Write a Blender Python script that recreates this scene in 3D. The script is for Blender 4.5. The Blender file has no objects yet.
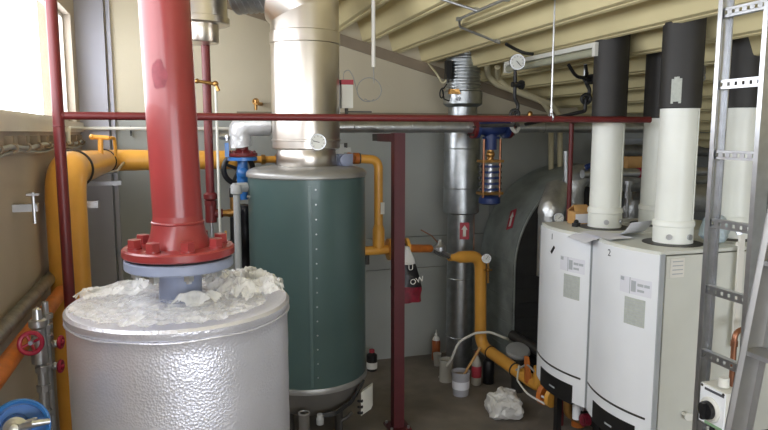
import bpy, bmesh, math, random
from mathutils import Vector, Matrix, noise
random.seed(7)
scene = bpy.context.scene
COL = scene.collection
PI = math.pi
V = Vector

# ------------------------------------------------------------------ materials
def lin(h):
    h = h.lstrip('#')
    c = [int(h[i:i + 2], 16) / 255 for i in (0, 2, 4)]
    return tuple((x / 12.92 if x <= .04045 else ((x + .055) / 1.055) ** 2.4) for x in c) + (1,)

def mat(name, hexa, rough=.5, metal=0.0, var=.06, scale=9.0, bump=0.0, bscale=40.0, voronoi=False, spec=.5, coat=0.0):
    m = bpy.data.materials.new(name); m.use_nodes = True
    nt = m.node_tree; N = nt.nodes; L = nt.links
    b = N['Principled BSDF']
    b.inputs['Roughness'].default_value = rough
    b.inputs['Metallic'].default_value = metal
    b.inputs['Specular IOR Level'].default_value = spec
    b.inputs['Coat Weight'].default_value = coat
    c = lin(hexa)
    tc = N.new('ShaderNodeTexCoord')
    nz = N.new('ShaderNodeTexNoise'); nz.inputs['Scale'].default_value = scale; nz.inputs['Detail'].default_value = 6
    L.new(tc.outputs['Object'], nz.inputs['Vector'])
    rp = N.new('ShaderNodeValToRGB')
    rp.color_ramp.elements[0].position = .3; rp.color_ramp.elements[1].position = .7
    rp.color_ramp.elements[0].color = tuple(max(0, x * (1 - var * 2)) for x in c[:3]) + (1,)
    rp.color_ramp.elements[1].color = tuple(min(1, x * (1 + var)) for x in c[:3]) + (1,)
    L.new(nz.outputs['Fac'], rp.inputs['Fac'])
    L.new(rp.outputs['Color'], b.inputs['Base Color'])
    if bump:
        if voronoi:
            t = N.new('ShaderNodeTexVoronoi'); t.inputs['Scale'].default_value = bscale; o = t.outputs['Distance']
        else:
            t = N.new('ShaderNodeTexNoise'); t.inputs['Scale'].default_value = bscale; t.inputs['Detail'].default_value = 4; o = t.outputs['Fac']
        L.new(tc.outputs['Object'], t.inputs['Vector'])
        bp = N.new('ShaderNodeBump'); bp.inputs['Strength'].default_value = bump; bp.inputs['Distance'].default_value = .02
        L.new(o, bp.inputs['Height']); L.new(bp.outputs['Normal'], b.inputs['Normal'])
    return m

M = {
 'red': mat('red_paint', '#8c3333', .3, 0, .06, 6, coat=.2),
 'redsteel': mat('red_frame_paint', '#682223', .4, 0, .05, 8),
 'redpost': mat('red_post_paint', '#4e161c', .45, 0, .05, 8),
 'yellow': mat('yellow_gas_paint', '#e6a848', .35, 0, .06, 5, coat=.15),
 'orange': mat('orange_paint', '#c8732f', .5, 0, .12, 14),
 'teal': mat('teal_enamel', '#4a5f5d', .34, .1, .04, 3, coat=.1),
 'lidgrey': mat('lid_grey', '#9b9a97', .4, .5, .05, 6),
 'conegrey': mat('cone_grey', '#6d6a66', .5, .2, .06, 6),
 'steel': mat('stainless_sheet', '#d3ccc3', .29, 1, .05, 3, bump=.02, bscale=6),
 'galv': mat('galvanised_sheet', '#b4b8ba', .36, 1, .10, 16),
 'zinc': mat('zinc_plated', '#c3c5c8', .32, .9, .06, 20),
 'alu': mat('aluminium', '#a9a8a6', .48, .9, .05, 10),
 'duct': mat('duct_sheet', '#9aa19d', .5, .3, .12, 7, bump=.05, bscale=5),
 'ductshade': mat('duct_shaded_side', '#3a3a3a', .6, .3, .10, 7),  # shade put into the colour of the duct side facing the camera
 'foil': mat('bubble_foil', '#e2e3ee', .37, .64, .04, 5, bump=.14, bscale=120, voronoi=True),
 'wrap': mat('foil_pipe_lagging', '#c4c6c6', .33, .85, .10, 12, bump=.35, bscale=22),
 'wrapdark': mat('dull_pipe_lagging', '#9a9b98', .42, .75, .15, 12, bump=.4, bscale=16),
 'bluegrey': mat('blue_grey_paint', '#8b93aa', .4, 0, .04, 8),
 'wrapglare': mat('glare_foil_lagging', '#e4e6e8', .35, .45, .06, 12, bump=.4, bscale=22),  # lighter copy of the lagging, window glare put into the colour
 'pail': mat('pail_plastic', '#a5a5ab', .5, 0, .04, 8),
 'darkred': mat('dark_red_print', '#7d1e30', .4, 0, .3, 18, bump=.25, bscale=20),
 'redpatch': mat('dull_red', '#84303a', .55, 0, .1, 40),
 'blue': mat('blue_enamel', '#2f6fb5', .35, 0, .05, 8, coat=.2),
 'navy': mat('navy_enamel', '#26386b', .4, 0, .06, 8),
 'black': mat('black_plastic', '#1c1c1d', .45, 0, .05, 8),
 'blackflue': mat('black_flue_sleeve', '#2b2927', .55, 0, .12, 5),
 'white': mat('white_enamel', '#eef1f4', .35, 0, .02, 3),
 'whiteflue': mat('white_flue_enamel', '#eef1ea', .35, 0, .03, 4),
 'offwhite': mat('off_white_plastic', '#dcdcd4', .45, 0, .03, 6),
 'greytrim': mat('grey_trim', '#b2b7bb', .45, 0, .03, 6),
 'side': mat('side_sheet', '#d8dad2', .4, 0, .03, 4),
 'brass': mat('brass', '#b98d52', .35, .85, .1, 18),
 'copper': mat('copper', '#a9765c', .38, .85, .1, 14),
 'greyplastic': mat('grey_pvc', '#9d9f9f', .5, 0, .04, 8),
 'darksteel': mat('dark_steel', '#4a4845', .5, .5, .10, 10),
 'paper': mat('paper', '#e2e3ea', .8, 0, .02, 5),
 'ink': mat('ink', '#55565c', .8, 0, .05, 30),
 'gridgrey': mat('label_grey', '#b9beb6', .7, 0, .06, 60),
 'card': mat('cardboard', '#c59a62', .85, 0, .06, 12),
 'labelred': mat('label_red', '#b23a48', .5, 0, .03, 8),
 'glossred': mat('red_plastic', '#a3203f', .35, 0, .05, 8),
 'labelwhite': mat('label_white', '#e8e6df', .6, 0, .02, 8),
 'dial': mat('dial_face', '#d8d9d2', .5, 0, .02, 8),
 'bagwhite': mat('white_plastic_bag', '#d9d8d4', .4, 0, .05, 10, bump=.3, bscale=14),
 'bagblue': mat('pale_blue_plastic_bag', '#b4c4cc', .35, 0, .05, 10, bump=.3, bscale=14),
 'bagblack': mat('black_bag', '#17151a', .4, 0, .1, 10, bump=.25, bscale=16),
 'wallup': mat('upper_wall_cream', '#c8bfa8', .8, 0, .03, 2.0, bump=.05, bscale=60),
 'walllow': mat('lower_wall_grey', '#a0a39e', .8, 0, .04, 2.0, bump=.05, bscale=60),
 'wallleft': mat('left_wall_beige', '#b2a697', .75, 0, .05, 1.6, bump=.05, bscale=50),
 'pilaster': mat('blue_grey_cladding', '#a9a9b3', .6, 0, .03, 2),
 'band': mat('roof_edge_brown', '#8d7f6c', .7, 0, .06, 4),
 'deck': mat('cream_roof_deck', '#d8cc9e', .6, 0, .04, 2.5),
 'decklip': mat('cream_conduit', '#cfc6a4', .5, 0, .04, 4),
 'floor': mat('concrete_floor', '#7f776c', .8, 0, .16, 3.2, bump=.15, bscale=30),
 'frame': mat('window_frame_paint', '#d9d4cb', .5, 0, .03, 4),
 'rubber': mat('rubber_gasket', '#2c2726', .7, 0, .05, 8),
 'amber': mat('amber_liquid', '#a05a32', .3, 0, .05, 8),
 'clearish': mat('cloudy_plastic', '#b9b6ac', .3, 0, .05, 8),
 'tube': mat('lamp_tube', '#aaab96', .4, 0, .03, 5),
 'palegreen': mat('pale_green_print', '#86a883', .6, 0, .03, 8),
}
def glass_mat():
    m = bpy.data.materials.new('window_glass'); m.use_nodes = True
    nt = m.node_tree; N = nt.nodes; L = nt.links; N.clear()
    o = N.new('ShaderNodeOutputMaterial'); mx = N.new('ShaderNodeMixShader')
    t = N.new('ShaderNodeBsdfTransparent'); g = N.new('ShaderNodeBsdfGlossy'); g.inputs['Roughness'].default_value = .03
    lw = N.new('ShaderNodeLayerWeight'); lw.inputs['Blend'].default_value = .5
    pw = N.new('ShaderNodeMath'); pw.operation = 'POWER'; pw.inputs[1].default_value = 5.0
    f = N.new('ShaderNodeMath'); f.operation = 'MULTIPLY_ADD'; f.inputs[1].default_value = .35; f.inputs[2].default_value = .03
    L.new(lw.outputs['Facing'], pw.inputs[0]); L.new(pw.outputs[0], f.inputs[0]); L.new(f.outputs[0], mx.inputs[0]); L.new(t.outputs[0], mx.inputs[1]); L.new(g.outputs[0], mx.inputs[2]); L.new(mx.outputs[0], o.inputs[0])
    return m
M['glass'] = glass_mat()
def film_mat(name, op):
    m = bpy.data.materials.new(name); m.use_nodes = True
    nt = m.node_tree; N = nt.nodes; L = nt.links; N.clear()
    o = N.new('ShaderNodeOutputMaterial'); mx = N.new('ShaderNodeMixShader')
    t = N.new('ShaderNodeBsdfTransparent'); b = N.new('ShaderNodeBsdfPrincipled')
    b.inputs['Base Color'].default_value = (.86, .86, .84, 1); b.inputs['Roughness'].default_value = .12
    tc = N.new('ShaderNodeTexCoord'); n = N.new('ShaderNodeTexNoise'); n.inputs['Scale'].default_value = 22; n.inputs['Detail'].default_value = 4
    r = N.new('ShaderNodeMapRange'); r.inputs['To Min'].default_value = op - .25; r.inputs['To Max'].default_value = op + .25
    L.new(tc.outputs['Object'], n.inputs['Vector']); L.new(n.outputs['Fac'], r.inputs['Value']); L.new(r.outputs[0], mx.inputs[0])
    bp = N.new('ShaderNodeBump'); bp.inputs['Strength'].default_value = .5; bp.inputs['Distance'].default_value = .01
    n2 = N.new('ShaderNodeTexNoise'); n2.inputs['Scale'].default_value = 60
    L.new(tc.outputs['Object'], n2.inputs['Vector']); L.new(n2.outputs['Fac'], bp.inputs['Height']); L.new(bp.outputs['Normal'], b.inputs['Normal'])
    L.new(t.outputs[0], mx.inputs[1]); L.new(b.outputs[0], mx.inputs[2]); L.new(mx.outputs[0], o.inputs[0])
    return m
M['film'] = film_mat('clear_plastic_film', .50)
M['filmthin'] = film_mat('thin_clear_film', .36)

# ------------------------------------------------------------------ builders
def basis(d):
    d = V(d).normalized()
    a = V((0, 0, 1)) if abs(d.z) < .9 else V((1, 0, 0))
    x = d.cross(a).normalized()
    return x, d.cross(x).normalized(), d

def rounded(pts, r, n=6):
    pts = [V(p) for p in pts]; out = [pts[0]]
    for i in range(1, len(pts) - 1):
        p, a, b = pts[i], pts[i - 1], pts[i + 1]
        da, db = (a - p), (b - p)
        ang = da.angle(db)
        t = min(r / max(math.tan(ang / 2), .05), da.length * .49, db.length * .49)
        p0, p1 = p + da.normalized() * t, p + db.normalized() * t
        for k in range(n + 1):
            u = k / n
            out.append((1 - u) ** 2 * p0 + 2 * u * (1 - u) * p + u * u * p1)
    out.append(pts[-1]); return out

class MB:
    def __init__(s): s.bm = bmesh.new()
    def box(s, c, size, rz=0, rot=None):
        R = rot if rot is not None else Matrix.Rotation(rz, 4, 'Z')
        vs = []
        for dz in (-.5, .5):
            for dx, dy in ((-.5, -.5), (.5, -.5), (.5, .5), (-.5, .5)):
                vs.append(s.bm.verts.new(V(c) + (R.to_3x3() @ V((dx * size[0], dy * size[1], dz * size[2])))))
        for f in ((0, 3, 2, 1), (4, 5, 6, 7), (0, 1, 5, 4), (1, 2, 6, 5), (2, 3, 7, 6), (3, 0, 4, 7)):
            s.bm.faces.new([vs[i] for i in f])
        return s
    def bar(s, p0, p1, w, h, upv=(0, 0, 1)):
        p0, p1 = V(p0), V(p1); d = (p1 - p0).normalized()
        u = V(upv); x = d.cross(u)
        if x.length < 1e-4: x = d.cross(V((1, 0, 0)))
        x.normalize(); u = x.cross(d).normalized()
        vs = []
        for p in (p0, p1):
            for a, b in ((-1, -1), (1, -1), (1, 1), (-1, 1)):
                vs.append(s.bm.verts.new(p + x * a * w / 2 + u * b * h / 2))
        for f in ((3, 2, 1, 0), (4, 5, 6, 7), (0, 1, 5, 4), (1, 2, 6, 5), (2, 3, 7, 6), (3, 0, 4, 7)):
            s.bm.faces.new([vs[i] for i in f])
        return s
    def rings(s, rings, cap=True, closed=False):
        rv = [[s.bm.verts.new(p) for p in r] for r in rings]
        n = len(rv[0]); m = len(rv)
        for i in range(m if closed else m - 1):
            a, b = rv[i], rv[(i + 1) % m]
            for k in range(n):
                s.bm.faces.new((a[k], a[(k + 1) % n], b[(k + 1) % n], b[k]))
        if cap and not closed:
            s.bm.faces.new(rv[0][::-1]); s.bm.faces.new(rv[-1])
        return s
    def cyl(s, p0, p1, r0, r1=None, seg=24, cap=True):
        r1 = r0 if r1 is None else r1
        x, y, d = basis(V(p1) - V(p0))
        return s.rings([[V(p) + (x * math.cos(2 * PI * k / seg) + y * math.sin(2 * PI * k / seg)) * r for k in range(seg)] for p, r in ((p0, r0), (p1, r1))], cap)
    def tube(s, pts, r, seg=14, closed=False):
        pts = [V(p) for p in pts]; n = len(pts)
        rs = r if isinstance(r, (list, tuple)) else [r] * n
        x = None; rings = []
        for i, p in enumerate(pts):
            a = pts[i - 1] if (i or closed) else p
            b = pts[(i + 1) % n] if (i < n - 1 or closed) else p
            d = (b - a).normalized()
            if x is None: x = basis(d)[0]
            x = (x - d * x.dot(d)).normalized(); y = d.cross(x)
            rings.append([p + (x * math.cos(2 * PI * k / seg) + y * math.sin(2 * PI * k / seg)) * rs[i] for k in range(seg)])
        return s.rings(rings, True, closed)
    def torus(s, c, axis, R, r, seg=32, ss=10):
        x, y, d = basis(axis)
        return s.tube([V(c) + (x * math.cos(2 * PI * k / seg) + y * math.sin(2 * PI * k / seg)) * R for k in range(seg)], r, ss, True)
    def lathe(s, prof, c=(0, 0, 0), axis=(0, 0, 1), seg=48, cap=True):
        x, y, d = basis(axis); c = V(c)
        return s.rings([[c + d * z + (x * math.cos(2 * PI * k / seg) + y * math.sin(2 * PI * k / seg)) * max(r, 1e-4) for k in range(seg)] for r, z in prof], cap)
    def prism(s, poly, ext):
        a = [s.bm.verts.new(V(p)) for p in poly]; b = [s.bm.verts.new(V(p) + V(ext)) for p in poly]
        n = len(a)
        s.bm.faces.new(a[::-1]); s.bm.faces.new(b)
        for k in range(n): s.bm.faces.new((a[k], a[(k + 1) % n], b[(k + 1) % n], b[k]))
        return s
    def ball(s, c, r, seg=16):
        r = r if isinstance(r, (tuple, list)) else (r, r, r)
        m = Matrix.Translation(V(c)) @ Matrix.Diagonal((*r, 1))
        bmesh.ops.create_uvsphere(s.bm, u_segments=seg, v_segments=max(6, seg // 2), radius=1, matrix=m); return s
    def quad(s, a, b, c, d):
        s.bm.faces.new([s.bm.verts.new(V(p)) for p in (a, b, c, d)]); return s
    def crumple(s, amp, scale, seed=0.0):
        for v in s.bm.verts:
            v.co += noise.noise_vector(v.co * scale + V((seed, seed * 1.7, -seed))) * amp
        return s
    def build(s, name, m, parent=None, label=None, cat=None, group=None, kind=None, angle=35, flat=False):
        bmesh.ops.recalc_face_normals(s.bm, faces=s.bm.faces)
        me = bpy.data.meshes.new(name)
        vs = s.bm.verts
        if parent is not None:
            o0 = ORG[parent.name]
        else:
            xs = [v.co.x for v in vs]; ys = [v.co.y for v in vs]; zs = [v.co.z for v in vs]
            o0 = V(((min(xs) + max(xs)) / 2, (min(ys) + max(ys)) / 2, min(zs)))
        for v in vs: v.co -= o0
        s.bm.to_mesh(me); s.bm.free()
        me.materials.append(m if not isinstance(m, str) else M[m])
        if not flat:
            me.shade_smooth(); me.set_sharp_from_angle(angle=math.radians(angle))
        o = bpy.data.objects.new(name, me); COL.objects.link(o)
        ORG[o.name] = o0
        if parent is not None: o.parent = parent
        else: o.location = o0
        tag(o, label, cat, group, kind)
        return o

ORG = {}
def tag(o, label=None, cat=None, group=None, kind=None):
    if label: o['label'] = label
    if cat: o['category'] = cat
    if group: o['group'] = group
    if kind: o['kind'] = kind
    return o
def thing(name, label, cat, loc=(0, 0, 0), group=None):
    o = bpy.data.objects.new(name, None); COL.objects.link(o); o.location = loc; o.empty_display_size = .05
    ORG[o.name] = V(loc)
    return tag(o, label, cat, group, 'thing')
def struct(mb, name, m): return mb.build(name, m, kind='structure')
def dup(root, delta, label=None, rz=0):
    r = root.copy(); COL.objects.link(r); r.location = root.location + V(delta); r.rotation_euler.z += rz
    ORG[r.name] = ORG[root.name] + V(delta)
    if label: r['label'] = label
    for ch in list(root.children):
        c = ch.copy(); COL.objects.link(c); c.parent = r
        for g in list(ch.children):
            d = g.copy(); COL.objects.link(d); d.parent = c
    return r
def text(s, size, loc, rot, m, parent, name='lettering', ext=.0006):
    cu = bpy.data.curves.new(name, 'FONT'); cu.body = s; cu.size = size; cu.align_x = 'CENTER'; cu.align_y = 'CENTER'; cu.extrude = ext
    t = bpy.data.objects.new('t', cu); COL.objects.link(t)
    bpy.context.view_layer.update()
    me = bpy.data.meshes.new_from_object(t.evaluated_get(bpy.context.evaluated_depsgraph_get()))
    bpy.data.objects.remove(t)
    me.name = name; me.materials.clear(); me.materials.append(M[m])
    me.transform(Matrix.Translation(V(loc)) @ rot.to_4x4())
    me.transform(Matrix.Translation(-ORG[parent.name]))
    o = bpy.data.objects.new(name, me); COL.objects.link(o); o.parent = parent; ORG[o.name] = ORG[parent.name]
    return o
def face_rot(normal, upv=(0, 0, 1)):
    n = V(normal).normalized(); x = V(upv).cross(n).normalized(); y = n.cross(x)
    return Matrix((x, y, n)).transposed()
def bolts(parent, c, axis, R, n, r, h, m, name='bolt', phase=0.0):
    x, y, d = basis(axis)
    for k in range(n):
        a = 2 * PI * k / n + phase
        p = V(c) + (x * math.cos(a) + y * math.sin(a)) * R
        b = MB(); b.cyl(p, p + d * h, r, r, 6); b.cyl(p + d * h, p + d * (h * 1.5), r * .55, r * .5, 10)
        b.build(name, m, parent)
def dial_gauge(parent, c, normal, r, depth=.03, needle=-2.2):
    n = V(normal).normalized(); x, y, d = basis(n); c = V(c)
    b = MB(); b.lathe([(r * .9, -depth), (r, -depth * .9), (r, 0), (r * .97, .003), (r * .9, .003), (r * .88, -.003)], c, n, 32)
    case = b.build('gauge_case', 'zinc', parent)
    MB().lathe([(r * .88, -.003), (r * .88, -.001)], c, n, 32).build('dial_face', 'dial', case)
    up = V((0, 0, 1)); up = (up - n * up.dot(n)).normalized(); rt = up.cross(n)
    t = MB()
    for k in range(9):
        a = math.radians(-135 + 270 * k / 8)
        dr = up * math.cos(a) + rt * math.sin(a)
        t.bar(c + dr * r * .62, c + dr * r * .8, r * .05, .001, n)
    t.build('scale_marks', 'ink', case)
    dr = up * math.cos(needle) + rt * math.sin(needle)
    MB().bar(c + n * .001 - dr * r * .2, c + n * .001 + dr * r * .62, r * .08, .002, n).build('needle', 'black', case)
    return case
def handwheel(parent, c, axis, R, r, m, hubm=None, spokes=4):
    x, y, d = basis(axis); c = V(c)
    b = MB(); b.torus(c, axis, R, r, 32, 10)
    for k in range(spokes):
        a = 2 * PI * k / spokes + .4
        q = c + (x * math.cos(a) + y * math.sin(a)) * R
        b.tube([c - d * r, (c + q) / 2 - d * r * .4, q], r * .6, 8)
    w = b.build('handwheel', m, parent)
    MB().cyl(c - d * r * 2, c + d * r * 1.6, R * .22, R * .2, 16).build('hub', hubm or m, w)
    return w
# ------------------------------------------------------------------ the setting
WL, WR, WN, WB = -.80, 5.4, -3.2, 5.88          # left, right, near and back wall planes
def roof_z(x): return 2.945 - .28 * (x - 1.9)
struct(MB().box(((WL + WR) / 2, (WN + WB) / 2, -.1), (WR - WL + .6, WB - WN + .6, .2)), 'floor', 'floor')
# deep trapezoidal roof deck, ribs running from the near wall to the back wall
b = MB(); prof = []
per, dep = .288, .15
x = 1.336 - per * 9
while x < WR + .5:
    z = roof_z(x)
    def zz(dx, up): return (x + dx, roof_z(x + dx) + up)
    prof += [zz(-.078, dep), zz(-.070, dep - .02), zz(-.036, .012), zz(-.030, 0), zz(-.010, 0), zz(-.007, .011), zz(.007, .011), zz(.010, 0), zz(.030, 0), zz(.036, .012), zz(.070, dep - .02), zz(.078, dep)]
    x += per
top = [(p[0], roof_z(p[0]) + dep + .12) for p in (prof[-1], prof[0])]
poly = [V((p[0], WN - .2, p[1])) for p in prof] + [V((p[0], WN - .2, p[1])) for p in top]
b.prism(poly, (0, WB - WN + .3, 0)); struct(b, 'ceiling', 'deck')

def wall_box(b, x0, x1, y0, y1, z0, z1):
    b.box(((x0 + x1) / 2, (y0 + y1) / 2, (z0 + z1) / 2), (x1 - x0, y1 - y0, z1 - z0))
# back wall: three tiers of panels with open joints over a dark backing
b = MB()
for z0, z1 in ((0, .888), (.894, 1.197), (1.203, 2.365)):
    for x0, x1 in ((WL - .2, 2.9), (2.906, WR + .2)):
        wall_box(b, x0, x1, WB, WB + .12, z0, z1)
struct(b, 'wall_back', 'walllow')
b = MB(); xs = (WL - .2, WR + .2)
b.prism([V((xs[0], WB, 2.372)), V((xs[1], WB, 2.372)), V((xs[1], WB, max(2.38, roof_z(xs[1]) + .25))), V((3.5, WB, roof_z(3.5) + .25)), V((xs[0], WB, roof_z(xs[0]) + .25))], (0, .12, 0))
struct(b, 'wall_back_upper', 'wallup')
struct(MB().box((2.3, WB + .16, 1.9), (6.8, .06, 4.2)), 'wall_back_core', 'band')
struct(MB().prism([V((WL, WB - .02, roof_z(WL) - .005)), V((WL, WB - .02, roof_z(WL) - .12)), V((3.6, WB - .02, roof_z(3.6) - .09)), V((3.6, WB - .02, roof_z(3.6) - .005))], (0, .03, 0)), 'trim_1', 'band')
struct(MB().box((2.1, WB - .012, 2.368), (3.3, .03, .035)), 'trim_2', 'band')
struct(MB().box((-.70, WB - .03, 1.9), (.23, .07, 3.8)).box((-.555, WB - .015, 1.9), (.03, .04, 3.8)), 'trim_3', 'pilaster')
# left wall with the window band
SILL, HEAD = 2.285, 3.10
b = MB()
WT = .085
wall_box(b, WL - WT, WL, WN - .2, WB + .2, 0, SILL)
wall_box(b, WL - WT, WL, WN - .2, WB + .2, HEAD, 4.0)
openings = [(-2.9, -.78), (-.78, 1.35), (1.35, 3.48), (3.48, 5.62)]
wall_box(b, WL - WT, WL, WN - .2, -2.9, SILL, HEAD); wall_box(b, WL - WT, WL, 5.62, WB + .2, SILL, HEAD)
struct(b, 'wall_left', 'wallleft')
struct(MB().box((WL + .012, (WN + WB) / 2, 2.245), (.025, WB - WN, .075)), 'trim_4', 'frame')
for i, (y0, y1) in enumerate(openings):
    w = MB(); t = .03; xc = WL - .07
    wall_box(w, xc - .015, xc + .015, y0, y0 + t, SILL, HEAD); wall_box(w, xc - .015, xc + .015, y1 - t, y1, SILL, HEAD)
    wall_box(w, xc - .015, xc + .015, y0 + t, y1 - t, SILL, SILL + t); wall_box(w, xc - .015, xc + .015, y0 + t, y1 - t, HEAD - t, HEAD)
    fr = w.build('window_%d' % (i + 1), 'frame', kind='structure')
    p = MB(); p.box((xc, (y0 + y1) / 2, (SILL + HEAD) / 2), (.006, y1 - y0 - .05, HEAD - SILL - .05))
    for v in p.bm.verts: pass
    g = p.build('window_pane', 'glass', fr)
# near wall with an unseen glazed opening added for front fill, right wall
b = MB(); xs = (WL - .2, WR + .2)
wall_box(b, xs[0], -.6, WN - .2, WN, 0, 3.9); wall_box(b, 3.0, xs[1], WN - .2, WN, 0, 2.85)
wall_box(b, -.6, 3.0, WN - .2, WN, 2.6, 3.8); wall_box(b, -.6, 3.0, WN - .2, WN, 0, .7)
struct(b, 'wall_near', 'walllow')
w = MB()
for y0, y1 in ((-.6, 1.2), (1.2, 3.0)):
    wall_box(w, y0, y0 + .06, WN - .12, WN - .06, .7, 2.6); wall_box(w, y1 - .06, y1, WN - .12, WN - .06, .7, 2.6)
    wall_box(w, y0 + .06, y1 - .06, WN - .12, WN - .06, .7, .76); wall_box(w, y0 + .06, y1 - .06, WN - .12, WN - .06, 2.54, 2.6)
fr = w.build('window_5', 'frame', kind='structure')
MB().box((1.2, WN - .09, 1.65), (3.5, .006, 1.85)).build('window_pane', 'glass', fr)
b = MB(); wall_box(b, WR, WR + .2, WN - .2, WB + .2, 0, 2.5); struct(b, 'wall_right', 'walllow')

# ------------------------------------------------------------------ big foil-wrapped tank in front
TX, TY, TZ, TR = -.032, 2.50, 1.578, .394
tank = thing('storage_tank', 'big foil-wrapped cylindrical tank standing in the foreground', 'tank', (TX, TY, 0))
b = MB(); pf = [(TR - .03, .10), (TR, .12)]
for k in range(1, 30): pf.append((TR + .0008 * math.sin(k * 1.9), .12 + (TZ - .16) * k / 30))
pf += [(TR, TZ - .05), (TR + .006, TZ - .035)]
b.lathe([(r, z) for r, z in pf], (TX, TY, 0), seg=96)
for v in b.bm.verts:
    n = noise.noise(V((v.co.x * 3, v.co.y * 3, v.co.z * 2.2))); q = V((v.co.x - TX, v.co.y - TY, 0)).normalized()
    v.co += q * n * .0012
b.build('foil_jacket', 'foil', tank)
b = MB(); b.lathe([(TR + .002, TZ - .034), (TR + .007, TZ - .022), (TR + .007, TZ - .008), (TR - .003, TZ + .001), (TR - .05, TZ), (.2, TZ + .004), (.0, TZ + .006)], (TX, TY, 0), seg=96, cap=False)
b.build('foil_top', 'foil', tank)
b = MB(); b.tube([(TX + (TR + .004) * math.cos(a * 2 * PI / 64), TY + (TR + .004) * math.sin(a * 2 * PI / 64), TZ - .040 + .002 * math.sin(a * .9)) for a in range(64)], .004, 8, True)
b.build('foil_seam', 'foil', tank)
for k in range(3):
    a = k * 2 * PI / 3
    MB().box((TX + .3 * math.cos(a), TY + .3 * math.sin(a), .06), (.1, .1, .12)).build('foot', 'darksteel', tank)
MB().lathe([(.078, TZ - .02), (.078, 1.70), (.092, 1.715), (.092, 1.72)], (TX, TY, 0), seg=40).build('nozzle', 'bluegrey', tank)
fl = MB().lathe([(.085, 1.706), (.190, 1.706), (.195, 1.711), (.195, 1.738), (.190, 1.743), (.085, 1.743)], (TX, TY, 0), seg=64).build('nozzle_flange', 'bluegrey', tank)
for k in range(8):
    a = 2 * PI * k / 8 + .2
    p = V((TX + .155 * math.cos(a), TY + .155 * math.sin(a), 0))
    MB().cyl(p + V((0, 0, 1.682)), p + V((0, 0, 1.707)), .019, .019, 6).cyl(p + V((0, 0, 1.672)), p + V((0, 0, 1.684)), .010, .010, 10).build('nut', 'zinc', fl)
# crumpled film lying on the tank top
def film(name, label, cx, cy, rx, ry, h, seed, m, ang=0.0, hole=None, n=44):
    b = MB(); g = {}
    for i in range(n + 1):
        for j in range(n + 1):
            u, v = -1 + 2 * i / n, -1 + 2 * j / n
            rr = math.sqrt(u * u + v * v)
            wob = 1 + .18 * noise.noise(V((u * 1.5, v * 1.5, seed)))
            if rr > wob: continue
            x0, y0 = u * rx, v * ry
            x = cx + x0 * math.cos(ang) - y0 * math.sin(ang); y = cy + x0 * math.sin(ang) + y0 * math.cos(ang)
            if hole and math.hypot(x - TX, y - TY) < hole: continue
            if math.hypot(x - TX, y - TY) > TR - .005: continue
            f = noise.ridged_multi_fractal(V((x * 6 + seed, y * 6, seed)), 1.1, 2.1, 3, 1.0, 2.0)
            f2 = 1.1 * (1 - 2 * abs(noise.noise(V((x * 17, y * 17, seed * 3))))) + .35 * abs(noise.noise(V((x * 50, y * 50, seed))))
            dome = max(0, 1 - (rr / wob) ** 2) ** .6
            z = TZ + .008 + h * dome * (.25 + .30 * f) + max(0, f2) * (.008 + h * .24)
            g[i, j] = b.bm.verts.new((x, y, z))
    for i in range(n):
        for j in range(n):
            q = [g.get(k) for k in ((i, j), (i + 1, j), (i + 1, j + 1), (i, j + 1))]
            if all(q): b.bm.faces.new(q)
    o = b.build(name, m, flat=True)
    return tag(o, label, 'plastic film', 'plastic film on the silver tank', 'thing')
film('plastic_film', 'crumpled heap of clear plastic film on the right side of the silver tank top', TX + .225, TY + .06, .16, .24, .085, 3.1, 'film', .4, .095)
film('plastic_film', 'long fold of clear plastic film on the left side of the silver tank top', TX - .19, TY + .12, .22, .085, .055, 8.4, 'film', .45, .095)
film('plastic_film', 'thin crinkled plastic film spread flat across the front of the silver tank top', TX - .02, TY - .10, .36, .30, .012, 5.7, 'filmthin', 0, .085, 64)
film('plastic_film', 'small torn scrap of plastic film against the grey nozzle on the silver tank', TX + .05, TY - .13, .10, .035, .05, 1.9, 'film', .15, .084, 26)

# thick red pipe rising from the tank
rp = thing('flanged_pipe', 'thick glossy red pipe rising from the silver tank, flanged at its foot', 'pipe', (TX, TY, 1.745))
MB().cyl((TX, TY, 1.895), (TX - .034, TY, 3.48), .0886, .0886, 64).build('pipe', 'red', rp)
MB().torus((TX, TY, 1.874), (0, 0, 1), .0905, .0055, 48).build('weld_seam', 'red', rp)
MB().lathe([(.118, 1.782), (.111, 1.80), (.099, 1.835), (.0925, 1.87), (.0885, 1.90)], (TX, TY, 0), seg=64).build('weld_neck', 'red', rp)
MB().lathe([(.085, 1.752), (.195, 1.752), (.201, 1.757), (.201, 1.779), (.195, 1.785), (.085, 1.785)], (TX, TY, 0), seg=72).build('flange', 'red', rp)
MB().lathe([(.085, 1.7435), (.17, 1.7435), (.17, 1.7525), (.085, 1.7525)], (TX, TY, 0), seg=48).build('gasket', 'rubber', rp)
for k in range(8):
    a = 2 * PI * k / 8 + .2
    p = V((TX + .155 * math.cos(a), TY + .155 * math.sin(a), 1.785))
    MB().cyl(p, p + V((0, 0, .006)), .026, .026, 20).cyl(p + V((0, 0, .006)), p + V((0, 0, .034)), .026, .025, 6).build('bolt', 'red', rp)

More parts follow.
